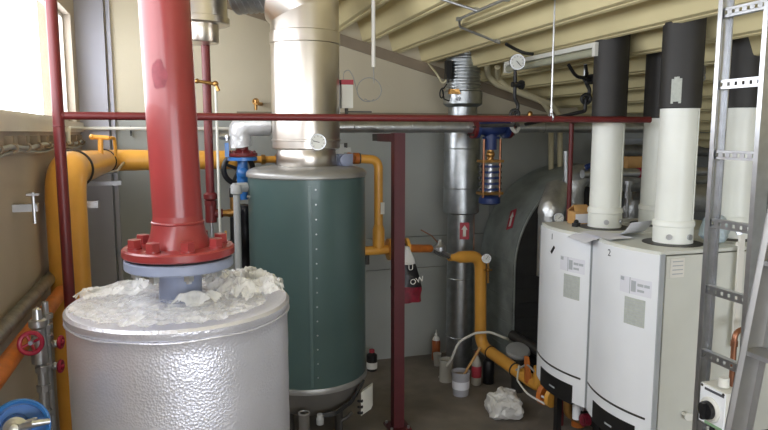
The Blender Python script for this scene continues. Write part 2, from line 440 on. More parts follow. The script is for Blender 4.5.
b = MB(); pp = []
for k in range(22):
    f = k / 22 * 2 * PI; rr_ = 1 + .35 * noise.noise(V((math.cos(f) * 1.6, math.sin(f) * 1.6, 4)))
    an = math.radians(-112) + rr_ * .30 * math.cos(f); zz_ = 2.40 + rr_ * .055 * math.sin(f)
    pp.append((an, zz_))
cen = b.bm.verts.new((TX + .0902 * math.cos(math.radians(-112)), TY + .0902 * math.sin(math.radians(-112)), 2.40))
mid = [b.bm.verts.new((TX + .0902 * math.cos((a_ + math.radians(-112)) / 2), TY + .0902 * math.sin((a_ + math.radians(-112)) / 2), (z_ + 2.40) / 2)) for a_, z_ in pp]
rim = [b.bm.verts.new((TX + .0898 * math.cos(a_), TY + .0898 * math.sin(a_), z_)) for a_, z_ in pp]
for k in range(22):
    b.bm.faces.new((cen, mid[k], mid[(k + 1) % 22])); b.bm.faces.new((mid[k], rim[k], rim[(k + 1) % 22], mid[(k + 1) % 22]))
for v in b.bm.verts: v.co.x -= (v.co.z - 1.895) * .0215
b.build('dull_patch', 'redpatch', rp, label='dull, slightly darker patch')  # slightly darker, rougher patch on the red pipe

# ------------------------------------------------------------------ green tank with its chimney
GX, GY, GR = .83, 4.60, .418
gt = thing('boiler_tank', 'tall dark teal cylindrical tank with grey lid under the big chimney', 'tank', (GX, GY, 0))
MB().lathe([(GR - .01, .44), (GR - .003, .46), (GR - .003, 1.915)], (GX, GY, 0), seg=96).build('shell', 'teal', gt)
MB().lathe([(GR, 1.893), (GR + .007, 1.90), (GR + .007, 1.918), (GR + .003, 1.93), (GR - .012, 1.945), (GR - .045, 1.956), (GR - .10, 1.963), (.2, 1.972), (0, 1.973)], (GX, GY, 0), seg=96).build('lid', 'lidgrey', gt)
MB().lathe([(GR - .02, .425), (GR + .006, .43), (GR + .008, .45), (GR + .002, .468), (GR - .02, .468)], (GX, GY, 0), seg=96).build('bottom_rim', 'lidgrey', gt)
MB().lathe([(GR - .01, .435), (GR - .035, .35), (GR - .085, .26), (GR - .19, .2), (0, .18)], (GX, GY, 0), seg=72).build('bottom_cone', 'conegrey', gt)
for k in range(14):
    z = .55 + k * .0985
    a = math.radians(-92.5)
    p = V((GX + (GR - .004) * math.cos(a), GY + (GR - .004) * math.sin(a), z)); q = V((math.cos(a), math.sin(a), 0))
    MB().cyl(p, p + q * .006, .0065, .004, 10).build('rivet', 'zinc', gt)
a = math.radians(-98)
MB().box((GX + (GR) * math.cos(a), GY + GR * math.sin(a), 1.17), (.022, .004, 1.37), a + PI / 2).build('sheet_seam', 'teal', gt)
for k in range(4):
    a = math.radians(45 + 90 * k)
    MB().cyl((GX + .25 * math.cos(a), GY + .25 * math.sin(a), 0), (GX + .25 * math.cos(a), GY + .25 * math.sin(a), .25), .03, .03, 16).build('leg', 'darksteel', gt)
# drain stubs and wiring under the tank
s = MB().cyl((0.707, 4.16, 0.324), V((0.707, 4.16, 0.324)) - V((0, 0, .22)), .037, .037, 20, False).build('drain_stub', 'conegrey', gt)
MB().torus((0.707, 4.16, 0.324), (0, 0, 1), .036, .006, 24, 8).build('stub_rim', 'lidgrey', s)
MB().lathe([(.025, 0), (.027, .04), (.02, .05), (.02, .07)], V((0.816, 4.16, 0.232)), (0, 0, 1), 16).build('drain_valve', 'greyplastic', gt)
for k in range(3):
    off = V((0, .01 * k, -.016 * k))
    MB().tube(rounded([V((0.832, 4.17, 0.296)) + off, V((0.923, 4.17, 0.299)) + off, V((1.061, 4.24, 0.339)) + off, V((1.165, 4.3, 0.451)) + off], .08), .008, 8).build('cable', 'black', gt)
MB().tube(rounded([(1.056, 4.22, 0.26), (1.008, 4.2, 0.231), (0.972, 4.2, 0.222), (0.971, 4.2, 0.149), (0.97, 4.2, 0.039)], .04), .012, 8).build('conduit', 'darksteel', gt)
jb = MB().prism([(1.127, 4.24, 0.383), (1.217, 4.3, 0.4), (1.217, 4.3, 0.228), (1.126, 4.24, 0.213)], (.03, .06, 0)).build('junction_box', 'offwhite', gt, label='white junction box')
for y in (401, 407, 413):
    MB().cyl(V((1.137, 4.25, 0.326)) + V((0, 0, (400 - y) * .0073)), V((1.104, 4.235, 0.336)) + V((0, 0, (400 - y) * .0073)), .012, .009, 10).build('cable_gland', 'black', jb)

# big steel chimney above it
ch = thing('chimney', 'wide shiny stainless chimney above the teal tank with mitred elbow', 'chimney', (GX, GY, 1.96))
CR = .238
MB().lathe([(.205, 1.96), (.212, 1.975), (.212, 2.06), (.206, 2.075), (.206, 2.10)], (GX, GY, 0), seg=64).build('collar', 'steel', ch)
b = MB()
x, y = GX, GY
b.lathe([(CR - .01, 2.088), (CR, 2.095), (CR, 2.81)], (GX, GY, 0), seg=80); b.build('lower_section', 'steel', ch)
MB().lathe([(CR, 2.14), (CR + .006, 2.143), (CR + .006, 2.155), (CR, 2.158)], (GX, GY, 0), seg=80).build('joint_band', 'steel', ch)
MB().lathe([(CR, 2.805), (CR + .007, 2.81), (CR + .007, 2.885), (CR, 2.89)], (GX, GY, 0), seg=80).build('locking_band', 'steel', ch)
# mitred elbow: three straight gores turning left
def gore(name, c0, n0, c1, n1, R, m, parent):
    d = (V(c1) - V(c0)).normalized(); xx, yy, _ = basis(d); ring = []
    for c, n in ((V(c0), V(n0)), (V(c1), V(n1))):
        rr = []
        for k in range(64):
            o = (xx * math.cos(2 * PI * k / 64) + yy * math.sin(2 * PI * k / 64)) * R
            p = c + o; t = (c - p).dot(n) / d.dot(n); rr.append(p + d * t)
        ring.append(rr)
    MB().rings(ring).build(name, m, parent)
d0, d1 = V((0, 0, 1)), V((-.71, .10, .71)).normalized()
e0 = V((GX, GY, 3.045)); e1 = e0 + d1 * .235
n1 = (d0 + d1).normalized()
d2 = V((-1, .55, -.04)).normalized(); n2 = (d1 + d2).normalized()
gore('upper_section', (GX, GY, 2.885), d0, e0, n1, CR, 'steel', ch)
gore('elbow_section', e0, n1, e1, n2, CR, 'steel', ch)
b = MB()
for k in range(9):
    p = e1 + d2 * (-.02 + .042 * k)
    if k < 8:
        q = e1 + d2 * (-.02 + .042 * (k + 1))
        b.cyl(p, q, .175, .175, 40); b.torus(q, q - p, .175, .006, 40, 6)
b.build('ribbed_connector', 'galv', ch)
# stack on the left
st = thing('stack', 'pale vertical flue stack with drain cup behind the thick red pipe', 'flue', (.13, 4.9, 2.83))
MB().lathe([(.10, 2.955), (.205, 2.955), (.214, 2.96), (.214, 3.0), (.2, 3.005), (.2, 3.6)], (.13, 4.9, 0), seg=56).build('stack_section', 'steel', st)
MB().lathe([(.0, 2.826), (.13, 2.83), (.136, 2.84), (.136, 2.955)], (.13, 4.9, 0), seg=48).build('drain_cup', 'steel', st)
# thermometer on the chimney
tg = thing('thermometer', 'round dial thermometer on the foot of the big chimney', 'gauge', (0.866, 4.36, 2.139))
dial_gauge(tg, V((0.862, 4.34, 2.139)), (-.15, -1, 0), .056, .03, -1.35)
MB().cyl((0.866, 4.36, 2.139), V((0.866, 4.36, 2.139)) + V((0, .06, 0)), .012, .012, 12).build('stem', 'zinc', tg)

# sensor box beside the chimney
sb = thing('pressure_switch', 'white box with red top and coiled capillary beside the big chimney', 'sensor', V((1.128, 4.6, 2.377)))
c = V((1.12, 4.58, 2.458))
MB().box(c, (.082, .06, .165)).build('housing', 'offwhite', sb)
MB().box(c + V((0, 0, .098)), (.088, .064, .034)).build('cap', 'labelred', sb)
MB().box(c + V((-.055, .02, -.02)), (.018, .02, .26)).bar(c + V((-.05, .02, .07)), c + V((-.062, .02, .07)), .02, .012).bar(c + V((-.05, .02, -.13)), c + V((-.062, .02, -.13)), .02, .012).build('bracket', 'zinc', sb)
MB().cyl(c + V((0, 0, -.083)), c + V((0, 0, -.15)), .014, .011, 12).build('nipple', 'darksteel', sb)
MB().bar(c + V((.0, -.02, -.108)), c + V((.18, -.02, -.108)), .01, .01).build('probe', 'darksteel', sb)
pts = rounded([c + V((-.02, 0, .115)), c + V((-.02, 0, .17)), c + V((.02, 0, .19)), c + V((.05, 0, .14)), c + V((.09, 0, .0)), c + V((.13, 0, -.03))], .06)
cc = c + V((.185, 0, .055))
pts += [cc + V((.085 * math.cos(a), .004 * k, .085 * math.sin(a))) for k, a in enumerate([math.radians(235 + 15 * i) for i in range(30)])]
MB().tube(pts, .0032, 8).build('capillary', 'greyplastic', sb)

# ------------------------------------------------------------------ rear flue
F2X, F2Y = 2.427, 5.50
f2 = thing('flue_pipe', 'galvanised rear flue with wider insulated middle and ribbed top', 'flue', (F2X, F2Y, 0))
MB().lathe([(.125, 0), (.125, 1.48)], (F2X, F2Y, 0), seg=48).build('lower_tube', 'galv', f2)
for z in (.30, .86):
    MB().torus((F2X, F2Y, z), (0, 0, 1), .126, .005, 40, 6).build('joint_ring', 'galv', f2)
MB().lathe([(.12, 1.462), (.15, 1.466), (.165, 1.478), (.165, 2.30), (.155, 2.33), (.12, 2.34)], (F2X, F2Y, 0), seg=56).build('insulated_section', 'galv', f2)
for z in (1.70, 2.06):
    MB().torus((F2X, F2Y, z), (0, 0, 1), .166, .005, 48, 6).build('seam_ring', 'galv', f2)
MB().lathe([(.13, 2.33), (.13, 2.43), (.16, 2.445), (.176, 2.46), (.176, 2.565), (.165, 2.575)], (F2X, F2Y, 0), seg=56).build('coupling', 'galv', f2)
pf = []
for k in range(22): pf += [(.148, 2.57 + k * .028), (.158, 2.577 + k * .028), (.158, 2.587 + k * .028), (.148, 2.594 + k * .028)]
MB().lathe(pf, (F2X, F2Y, 0), seg=48).build('ribbed_tube', 'galv', f2)
MB().prism([V((2.221, 5.33, 2.536)), V((2.326, 5.31, 2.537)), V((2.306, 5.31, 2.579)), V((2.23, 5.33, 2.579))], (0, .03, 0)).build('tape_patch', 'brass', f2, label='torn brown tape patch')
text('49', .05, (2.302, 5.318, 2.494), face_rot((-.45, -1, 0)), 'black', f2)
lb = MB().box(V((2.406, 5.37, 1.316)), (.085, .006, .155), -.35).build('label_plate', 'labelred', f2, label='red label with white arrow')
c = V((2.405, 5.366, 1.317)) + V((-.002, -.003, 0)); R = face_rot((-.34, -.94, 0))
b = MB()
b.prism([c + R @ V(p) for p in ((-.014, -.05, 0), (.014, -.05, 0), (.014, .012, 0), (.028, .012, 0), (0, .055, 0), (-.028, .012, 0), (-.014, .012, 0))], R @ V((0, 0, .002))); b.build('arrow', 'labelwhite', lb)
MB().tube(rounded([(2.512, 5.42, 1.664), (2.503, 5.42, 2.136), (2.454, 5.35, 2.243)], .05), .010, 10).cyl((2.512, 5.42, 1.664), (2.522, 5.42, 1.126), .008, .008, 10).build('copper_line', 'copper', f2)
# cable hanging near flue
tag(MB().tube(rounded([(2.226, 5.864, 2.854), (2.175, 5.5, 2.72), (2.223, 5.5, 2.642), (2.241, 5.45, 2.648), (2.259, 5.45, 2.718)], .05), .009, 8).build('loose_cable', 'decklip'), 'pale loose cable drooping from the roof beside the rear flue', 'cable', kind='thing')
cc = V((2.193, 5.4, 2.548))
tag(MB().tube([V((2.23, 5.4, 2.627)), V((2.202, 5.4, 2.591))] + [cc + V((.022 * math.cos(a), .003 * i, .042 * math.sin(a))) for i, a in enumerate([math.radians(70 + 20 * k) for k in range(18)])] + [V((2.204, 5.4, 2.496)), V((2.23, 5.35, 2.477))], .006, 8).build('looped_cable', 'black'), 'thin dark cable looped beside the rear flue coupling', 'cable', kind='thing')
tag(MB().box(V((2.247, 5.42, 2.75)), (.05, .05, .16)).cyl(V((2.247, 5.42, 2.75)) + V((0, 0, -.08)), V((2.247, 5.42, 2.75)) + V((0, 0, -.11)), .012, .01, 10).build('sensor_box', 'black'), 'small black box on the rear flue just under the roof', 'sensor', kind='thing')

# ------------------------------------------------------------------ curved air duct
DX, DZ, DR = 3.67, 1.00, .89
du = thing('air_duct', 'large curved sheet metal duct on the floor behind the left boiler', 'duct', (3.2, 5.45, 0))
y0, y1 = 5.10, 5.80
arc = [(DX - DR * math.cos(math.radians(a)), DZ + DR * math.sin(math.radians(a))) for a in range(0, 91, 5)]
inr = [(DX - .22 * math.cos(math.radians(a)), DZ + .22 * math.sin(math.radians(a))) for a in range(90, -1, -10)]
outer = [(DX - DR, 0)] + arc + [(3.82, DZ + DR)]
full = outer + [(3.82, DZ + .22)] + inr + [(DX - .22, 0)]
b = MB()
n = len(outer)
b.prism([V((p[0], y0, p[1])) for p in outer] + [V((p[0] + .012 * (1 if i == 0 else .7), y0, p[1] - (0 if i == n - 1 else .0) - .012)) for i, p in list(enumerate(outer))[::-1]], (0, y1 - y0, 0))
b.build('curved_back', 'duct', du)
MB().prism([V((p[0], y0 + .012, p[1])) for p in full], (0, .02, 0)).build('side_panel', 'ductshade', du, label='side panel with shade in its colour')
MB().prism([V((p[0], y1 - .03, p[1])) for p in full], (0, .02, 0)).build('rear_panel', 'duct', du)
for k in range(9):
    z = .12 + k * .115
    MB().box((DX - DR - .002, (y0 + y1) / 2, z), (.008, y1 - y0, .008)).build('stiffening_bead', 'duct', du)
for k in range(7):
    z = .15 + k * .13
    MB().box((DX - .56, y0 + .010, z), (.62, .008, .008)).build('side_bead', 'ductshade', du)
MB().tube([V((p[0] - .003, y0, p[1] + .003)) for p in outer], .008, 6).build('edge_fold', 'duct', du)
an = math.radians(27); c = V((DX - (DR + .004) * math.cos(an), 5.36, DZ + (DR + .004) * math.sin(an)))
R = face_rot((-math.cos(an), 0, math.sin(an)), (.1, .4, 1))
lb = MB().prism([c + R @ V(p) for p in ((-.045, -.10, 0), (.045, -.10, 0), (.045, .10, 0), (-.045, .10, 0))], R @ V((0, 0, .003))).build('label_plate', 'labelred', du, label='red label with white arrow')
MB().prism([c + R @ V(p) for p in ((-.014, -.075, .003), (.014, -.075, .003), (.014, .02, .003), (.028, .02, .003), (0, .08, .003), (-.028, .02, .003), (-.014, .02, .003))], R @ V((0, 0, .002))).build('arrow', 'labelwhite', lb)
# ------------------------------------------------------------------ red pipe frame and red post
fr = thing('tubular_rail', 'dark red tubular rail on slim uprights crossing the room at head height', 'frame', (-.57, 3.44, 0))
BZ = 2.281
MB().cyl((-.567, 3.44, BZ), (2.79, 3.44, BZ), .019, .019, 16).build('rail', 'redsteel', fr)
MB().cyl((-.567, 3.44, 0), (-.567, 3.44, 3.60), .026, .026, 18).build('upright', 'redsteel', fr)
MB().cyl((2.66, 4.10, 0), (2.66, 4.10, BZ), .017, .017, 16).build('upright', 'redsteel', fr)
MB().tube([(2.30, 3.44, BZ), (2.66, 4.10, BZ)], .017, 12).build('stay', 'redsteel', fr)
MB().torus((-.545, 3.44, BZ), (1, 0, 0), .020, .004, 20, 6).torus((-.567, 3.44, BZ - .05), (0, 0, 1), .026, .003, 20, 6).build('weld_bead', 'redsteel', fr)
hr = thing('hanger_rod', 'thin steel rod hanging from the roof down to the red rail', 'rod', (2.13, 3.44, BZ))
p = V((2.089, 3.42, 2.293))
MB().cyl(p + V((0, .02, 0)), (p.x, p.y + .02, roof_z(p.x) + .1), .0055, .0055, 10).build('rod', 'zinc', hr)
MB().torus(p + V((0, .02, .0)), (1, 0, 0), .023, .005, 20, 8).cyl(p + V((0, .02, .025)), p + V((0, .02, .045)), .01, .01, 6).build('clamp', 'zinc', hr)

po = thing('support_post', 'square dark red steel post standing on the floor in mid room', 'post', (1.46, 4.43, 0))
MB().box((1.46, 4.43, 1.10), (.080, .080, 2.20)).build('shaft', 'redpost', po)
MB().box((1.46, 4.43, .006), (.17, .17, .012)).build('base_plate', 'redpost', po)
for dx, dy in ((-.065, -.065), (.065, -.065), (.065, .065), (-.065, .065)):
    MB().cyl((1.46 + dx, 4.43 + dy, .012), (1.46 + dx, 4.43 + dy, .03), .01, .01, 6).build('anchor_bolt', 'zinc', po)
MB().box((1.455, 4.66, 2.165), (.055, .38, .06)).build('cross_arm', 'redpost', po)
MB().box((1.455, 4.91, 2.165), (.05, .16, .055)).build('arm_extension', 'darksteel', po)

# ------------------------------------------------------------------ silver lagged pipe under the rail
sp = thing('lagged_pipe', 'long silver lagged pipe running behind the red rail across the room', 'pipe', (.42, 4.98, 2.2))
PY, PZ = 4.98, 2.248
def lag(path, r, seg=20, step=.25):
    b = MB(); b.tube(path, r, seg)
    return b
MB().cyl((.40, PY, PZ), (2.287, PY, PZ), .047, .047, 24).build('lagging', 'wrap', sp)
for k in range(8):
    xx = .55 + k * .24
    MB().torus((xx, PY, PZ), (1, 0, 0), .047, .004, 24, 6).build('lagging_joint', 'wrap', sp)
MB().cyl((2.70, PY, PZ), (4.75, PY, PZ), .046, .046, 24).build('lagging', 'wrap', sp)
for k in range(7):
    xx = 2.95 + k * .26
    MB().torus((xx, PY, PZ), (1, 0, 0), .046, .004, 24, 6).build('lagging_joint', 'wrapdark', sp)
b = MB().tube(rounded([(.62, PY, PZ + .01), (.40, PY, PZ + .01), (.40, 5.0, 2.10)], .10), .085, 24); b.crumple(.012, 9, 2)
b.build('lagged_elbow', 'wrapglare', sp, label='foil-wrapped elbow with window glare in its colour')

# blue gate valve below that elbow
VX, VY = .415, 5.0
bv = thing('gate_valve', 'blue gate valve with black handwheel behind the teal tank', 'valve', (VX, VY, 1.75))
MB().cyl((VX, VY, 2.03), (VX, VY, 2.12), .045, .045, 24).build('pipe_neck', 'redsteel', bv)
MB().lathe([(.045, 2.025), (.11, 2.025), (.112, 2.03), (.112, 2.05), (.06, 2.06), (.045, 2.075)], (VX, VY, 0), seg=40).build('red_flange', 'redsteel', bv)
bolts(bv, (VX, VY, 2.05), (0, 0, 1), .09, 8, .012, .012, 'redsteel')
MB().lathe([(.0, 1.70), (.034, 1.70), (.036, 1.78), (.044, 1.84), (.047, 1.90), (.038, 1.96), (.038, 1.99), (.11, 1.995), (.11, 2.02), (0, 2.02)], (VX, VY, 0), seg=40).build('body', 'blue', bv)
MB().lathe([(.042, 0), (.04, .05), (.026, .062), (0, .066)], (VX, VY, 1.90), (-.1, -1, 0), 28).build('bonnet_boss', 'blue', bv)
MB().lathe([(.04, 0), (.026, .09), (.02, .14), (.02, .17)], (VX, VY, 1.90), (-.1, 1, 0), 24).build('stem_housing', 'blue', bv)
handwheel(bv, (VX - .02, VY + .16, 1.92), (-.1, 1, 0), .112, .021, 'black')
# small ball valve with blue lever
sv = thing('ball_valve', 'small steel ball valve with hanging blue lever left of the foil elbow', 'valve', V((0.293, 5.0, 2.17)))
p = V((0.3, 5.0, 2.173))
MB().cyl(p + V((-.05, 0, 0)), p + V((.17, 0, .0)), .016, .016, 14).build('nipple', 'zinc', sv)
MB().cyl(p + V((-.04, 0, 0)), p + V((.02, 0, 0)), .024, .024, 8).cyl(p + V((.0, -.01, -.0)), p + V((0, -.045, 0)), .012, .012, 10).build('body', 'zinc', sv)
MB().cyl(p + V((.05, 0, 0)), p + V((.10, 0, 0)), .021, .021, 8).build('red_socket', 'redsteel', sv)
MB().bar(p + V((0, -.05, .012)), p + V((0, -.05, -.03)), .012, .022, (0, 1, 0)).build('lever_root', 'zinc', sv)
MB().bar(p + V((0, -.05, -.045)), p + V((0, -.05, -.15)), .030, .012, (0, 1, 0)).build('lever', 'blue', sv)

# slim red riser with fittings
rr = thing('riser_pipe', 'slim red vertical pipe with union between thick red pipe and teal tank', 'pipe', (.174, 5.0, 0))
X0, Y0 = .174, 5.0
MB().cyl((X0, Y0, 1.66), (X0, Y0, 2.84), .031, .031, 20).build('pipe', 'redsteel', rr)
MB().cyl((X0, Y0, 1.665), (X0, Y0, 1.70), .045, .045, 8).lathe([(.034, 1.70), (.05, 1.712), (.05, 1.745), (.034, 1.76)], (X0, Y0, 0), seg=24).build('union', 'redsteel', rr)
MB().cyl((X0, Y0, 1.535), (X0, Y0, 1.67), .042, .042, 20).cyl((X0, Y0, 1.60), (X0 + .085, Y0, 1.60), .034, .034, 18).build('tee', 'redsteel', rr)
MB().cyl((X0, Y0, .0), (X0, Y0, 1.54), .012, .012, 12).build('drain_rod', 'zinc', rr)
bt = thing('brass_valve', 'brass angle valve with black cap on the slim red riser', 'valve', (.32, 5.0, 1.52))
c = V((.305, 5.0, 1.60))
MB().cyl((X0 + .085, Y0, 1.60), (X0 + .135, Y0, 1.60), .026, .026, 8).tube(rounded([(X0 + .12, Y0, 1.60), (X0 + .17, Y0, 1.60), (X0 + .17, Y0, 1.72)], .04), .030, 16).build('body', 'brass', bt)
MB().cyl((X0 + .165, Y0, 1.72), (X0 + .165, Y0, 1.79), .028, .026, 16).build('cap', 'black', bt)
MB().cyl((X0 + .17, Y0, 1.40), (X0 + .17, Y0, 1.57), .034, .034, 14).lathe([(.03, 1.30), (.042, 1.31), (.042, 1.39), (.03, 1.40)], (X0 + .17, Y0, 0), seg=20).build('black_fitting', 'black', bt)
MB().bar((X0 + .10, Y0 - .03, 1.47), (X0 + .10, Y0 - .03, 1.33), .014, .02, (0, 1, 0)).build('yellow_lever', 'yellow', bt)
wp = thing('drain_line', 'thin white vertical pipe with brass tap beside the slim red riser', 'pipe', (.225, 4.96, 0))
p = V((0.234, 4.95, 2.552)); q = V((0.192, 4.95, 1.467))
MB().cyl((p.x, p.y, 0), p, .0095, .0095, 12).build('pipe', 'offwhite', wp)
q = V((0.105, 4.93, 2.569))
MB().cyl(q, p, .012, .012, 12).ball(q, .018, 12).ball(p + V((0, 0, .002)), .022, 12).cyl(p, p + V((.02, -.01, -.05)), .013, .013, 10).build('brass_tap', 'brass', wp)
wt = thing('wall_tap', 'small brass tap on the cream wall left of the big chimney', 'tap', V((0.6, 5.87, 2.452)))
p = V((0.616, 5.86, 2.452))
MB().cyl(p + V((.05, .02, 0)), p + V((.01, -.06, .0)), .016, .016, 12).cyl(p + V((-.01, -.09, .03)), p + V((-.01, -.09, -.055)), .016, .013, 12).build('spout', 'brass', wt)
MB().torus(p + V((-.012, -.10, .015)), (-.3, -1, .2), .024, .007, 20, 8).build('handle', 'brass', wt)
# grey riser with union
gp = thing('grey_riser', 'light grey vertical pipe with union nut hugging the teal tank left side', 'pipe', (.36, 4.86, 0))
p = V((0.332, 4.55, 1.797))
MB().tube(rounded([(p.x, p.y, 0), (p.x, p.y, p.z + .03), (p.x + .075, p.y + .03, p.z + .03)], .03), .024, 16).build('pipe', 'greyplastic', gp)
MB().lathe([(.03, -.045), (.04, -.04), (.04, .01), (.035, .02)], (p.x, p.y, p.z + .03), (0, 0, 1), 20).cyl((p.x - .02, p.y - .01, p.z + .03), (p.x + .07, p.y + .03, p.z + .03), .034, .034, 10).build('union_nut', 'greyplastic', gp)
MB().tube(rounded([V((p.x + .07, p.y - .01, p.z - .03)), V((p.x + .10, p.y - .01, p.z - .04)), V((p.x + .13, p.y, p.z + .0))], .02), .012, 10).build('bleed_screw', 'zinc', gp)
q = V((0.431, 5.2, 1.5))
b = MB()
b.lathe([(.0, 0)] + [(.062 + .01 * math.sin(k * 1.3), .05 + k * .064) for k in range(25)] + [(.05, 1.64), (0, 1.65)], (q.x + .01, q.y, 0), seg=28); b.crumple(.012, 11, 5)
tag(b.build('lagged_riser', 'bagblack'), 'dark wrinkled lagged riser between grey pipe and teal tank', 'pipe', kind='thing')

# ------------------------------------------------------------------ yellow gas pipes
yg = thing('gas_main', 'fat yellow gas main rising on the left then bending to the back wall', 'pipe', (-.66, 4.05, 0))
A = V((-.655, 4.05, 0)); B = V((-.655, 4.05, 1.985)); C = V((-.575, 5.58, 1.985)); D = V((.40, 5.60, 1.975))
path = rounded([A, B, C, D], .19, 10)
def rad(p):
    if p.y < 4.3: return .108
    if p.y < 5.3: return .108 - .022 * (p.y - 4.3)
    return .084 - min(1, max(0, (p.x + .40) / .3)) * .006
fine = []
for i in range(len(path) - 1):
    m = max(1, int((path[i + 1] - path[i]).length / .15))
    fine += [path[i].lerp(path[i + 1], k / m) for k in range(m)]
fine.append(path[-1])
MB().tube(fine, [rad(p) for p in fine], 40).build('pipe', 'yellow', yg)
MB().cyl(D, D + V((.10, 0, .0)), .078, .034, 28).cyl(D + V((.1, 0, 0)), D + V((.62, 0, 0)), .030, .030, 20).build('reducer', 'yellow', yg)
for dx in (.13, .22, .34): MB().cyl(D + V((dx, 0, 0)), D + V((dx + .035, 0, 0)), .042, .042, 8).build('coupling', 'brass', yg)
for p, n, r in (((-.643, 4.27, 1.985), (.05, 1, 0), .110), ((-.592, 5.36, 1.985), (.05, 1, 0), .088)):
    b = MB(); x_, y_, d_ = basis(n)
    b.tube([V(p) + (x_ * math.cos(2 * PI * k / 40) + y_ * math.sin(2 * PI * k / 40)) * r for k in range(40)], .009, 8, True)
    b.build('clamp', 'rubber', yg)
for p, r in (((-.52, 5.44, 2.0), .01),): MB().tube([(-.60, 5.2, 1.90), (-.50, 5.35, 1.91), (-.46, 5.50, 1.97)], .012, 10).build('threaded_tie', 'zinc', yg)
gc = thing('gas_cock', 'small yellow T-shaped gas cock on top of the fat yellow main', 'valve', V((-.555, 4.93, 2.06)))
p = V((-0.56, 4.93, 2.061)); q = V((-0.555, 4.93, 2.158))
MB().cyl((p.x, p.y, 2.03), q, .018, .018, 14).build('stem', 'yellow', gc)
a_, b_ = V((-0.609, 4.93, 2.172)), V((-0.5, 4.93, 2.165))
MB().cyl(a_, b_, .016, .016, 14).ball(a_, .02, 12).build('crossbar', 'yellow', gc)
MB().tube(rounded([b_, b_ + V((.03, .06, 0)), b_ + V((.03, .10, -.13))], .03), .012, 10).build('outlet', 'yellow', gc)
# right gas line from the burner down to the boilers
g2 = thing('gas_line', 'yellow gas pipe dropping from the teal tank burner valve to a flanged tee', 'pipe', V((1.494, 4.86, 1.278)))
Yg = 4.78
p0, p1, p2, p3 = V((1.201, 4.78, 2.008)), V((1.417, 4.78, 1.998)), V((1.417, 4.78, 1.296)), V((1.316, 4.78, 1.293))
MB().tube(rounded([p0, p1, p2 + V((0, 0, .0))], .075, 8), .034, 20).build('elbow_pipe', 'yellow', g2)
MB().cyl(p3 + V((-.04, 0, 0)), p2 + V((.10, 0, 0)), .036, .036, 20).build('tee', 'yellow', g2)
MB().cyl(p2 + V((0, 0, .03)), p2 + V((0, 0, .16)), .047, .047, 20).cyl(p2 + V((0, 0, .16)), p2 + V((0, 0, .20)), .047, .034, 20).build('socket', 'yellow', g2)
MB().box(p2 + V((.02, -.04, .33)), (.03, .01, .09)).build('tag_plate', 'labelwhite', g2)
for xx, r in ((.075, .085), (.215, .085)):
    f = MB().cyl(p2 + V((xx, 0, 0)), p2 + V((xx + .025, 0, 0)), r, r, 28).build('flange', 'yellow', g2)
MB().cyl(p2 + V((.10, 0, 0)), p2 + V((.215, 0, 0)), .05, .05, 20).build('valve_body', 'darksteel', g2)
MB().cyl(p3 + V((-.03, 0, 0)), p3 + V((-.05, 0, 0)), .05, .05, 16).build('end_cap', 'orange', g2)
MB().cyl(p3 + V((.0, -.02, -.03)), p3 + V((.0, -.02, -.10)), .02, .02, 10).build('drain_plug', 'darksteel', g2)
MB().bar(p2 + V((.165, -.06, .07)), p2 + V((.165, -.06, .20)), .028, .014, (0, 1, 0)).build('lever', 'blue', g2)
MB().cyl(p0 + V((.02, 0, 0)), p0 + V((.06, 0, 0)), .043, .043, 16).build('union', 'orange', g2)
MB().cyl(p0 + V((.05, 0, 0)), p0 + V((.07, 0, 0)), .041, .041, 16).build('dark_collar', 'darksteel', g2)
# burner gas valve on the tank lid
bg = thing('burner_valve', 'pale blue and grey gas control valve on the edge of the teal tank lid', 'valve', V((1.078, 4.62, 1.968)))
c = V((1.081, 4.6, 2.034))
MB().box(c + V((-.03, 0, .01)), (.06, .11, .15), .2).box(c + V((.0, 0, .045)), (.12, .09, .035), .2).build('bracket', 'zinc', bg)
MB().box(c + V((.01, -.05, -.025)), (.11, .07, .085), .2).build('body', 'bluegrey', bg)
MB().lathe([(.045, 0), (.045, .03), (.03, .036), (0, .036)], c + V((.005, -.085, -.025)), (.2, -1, 0), 20).build('cover_disc', 'bluegrey', bg)
MB().cyl(c + V((.06, 0, -.004)), V((1.216, 4.78, 2.008)), .030, .034, 16).build('outlet', 'orange', bg)
for dx in (-.04, .03):
    MB().cyl(c + V((dx, -.03, .06)), c + V((dx, -.03, .095)), .012, .012, 8).build('screw', 'darksteel', bg)
# gas line from the mid valves to the boiler row
g3 = thing('gas_branch', 'yellow gas pipe bending down in front of the rear flue to the floor', 'pipe', V((2.519, 5.2, 0.382)))
q0, q1, q2 = V((1.56, 4.78, 1.288)), V((1.928, 4.95, 1.247)), V((2.108, 5.08, 1.146))
MB().tube([p2 + V((.24, 0, 0)), V((1.911, 4.95, 1.252))], .032, 18).build('inlet', 'orange', g3)
MB().cyl(V((1.911, 4.95, 1.248)), V((2.123, 5.05, 1.159)), .024, .024, 12).lathe([(.05, 0), (.05, .03), (.03, .05), (.02, .09)], V((2.02, 5.0, 1.225)), (0, 0, 1), 20).build('regulator', 'zinc', g3)
MB().tube([V((2.047, 5.0, 1.233)), V((1.947, 5.0, 1.348)), V((1.849, 5.0, 1.403))], .005, 8).build('impulse_line', 'copper', g3)
MB().bar(V((1.942, 4.94, 1.232)), V((2.077, 4.94, 1.165)), .03, .02).build('lever', 'darksteel', g3)
r0, r1, r2, r3 = V((2.123, 5.05, 1.146)), V((2.451, 5.12, 1.128)), V((2.467, 5.12, 0.319)), V((2.569, 4.42, 0.245))
fine = rounded([r0, r1, r2, r3], .13, 9)
rr_ = [.034 if i == 0 else .050 for i in range(len(fine))]
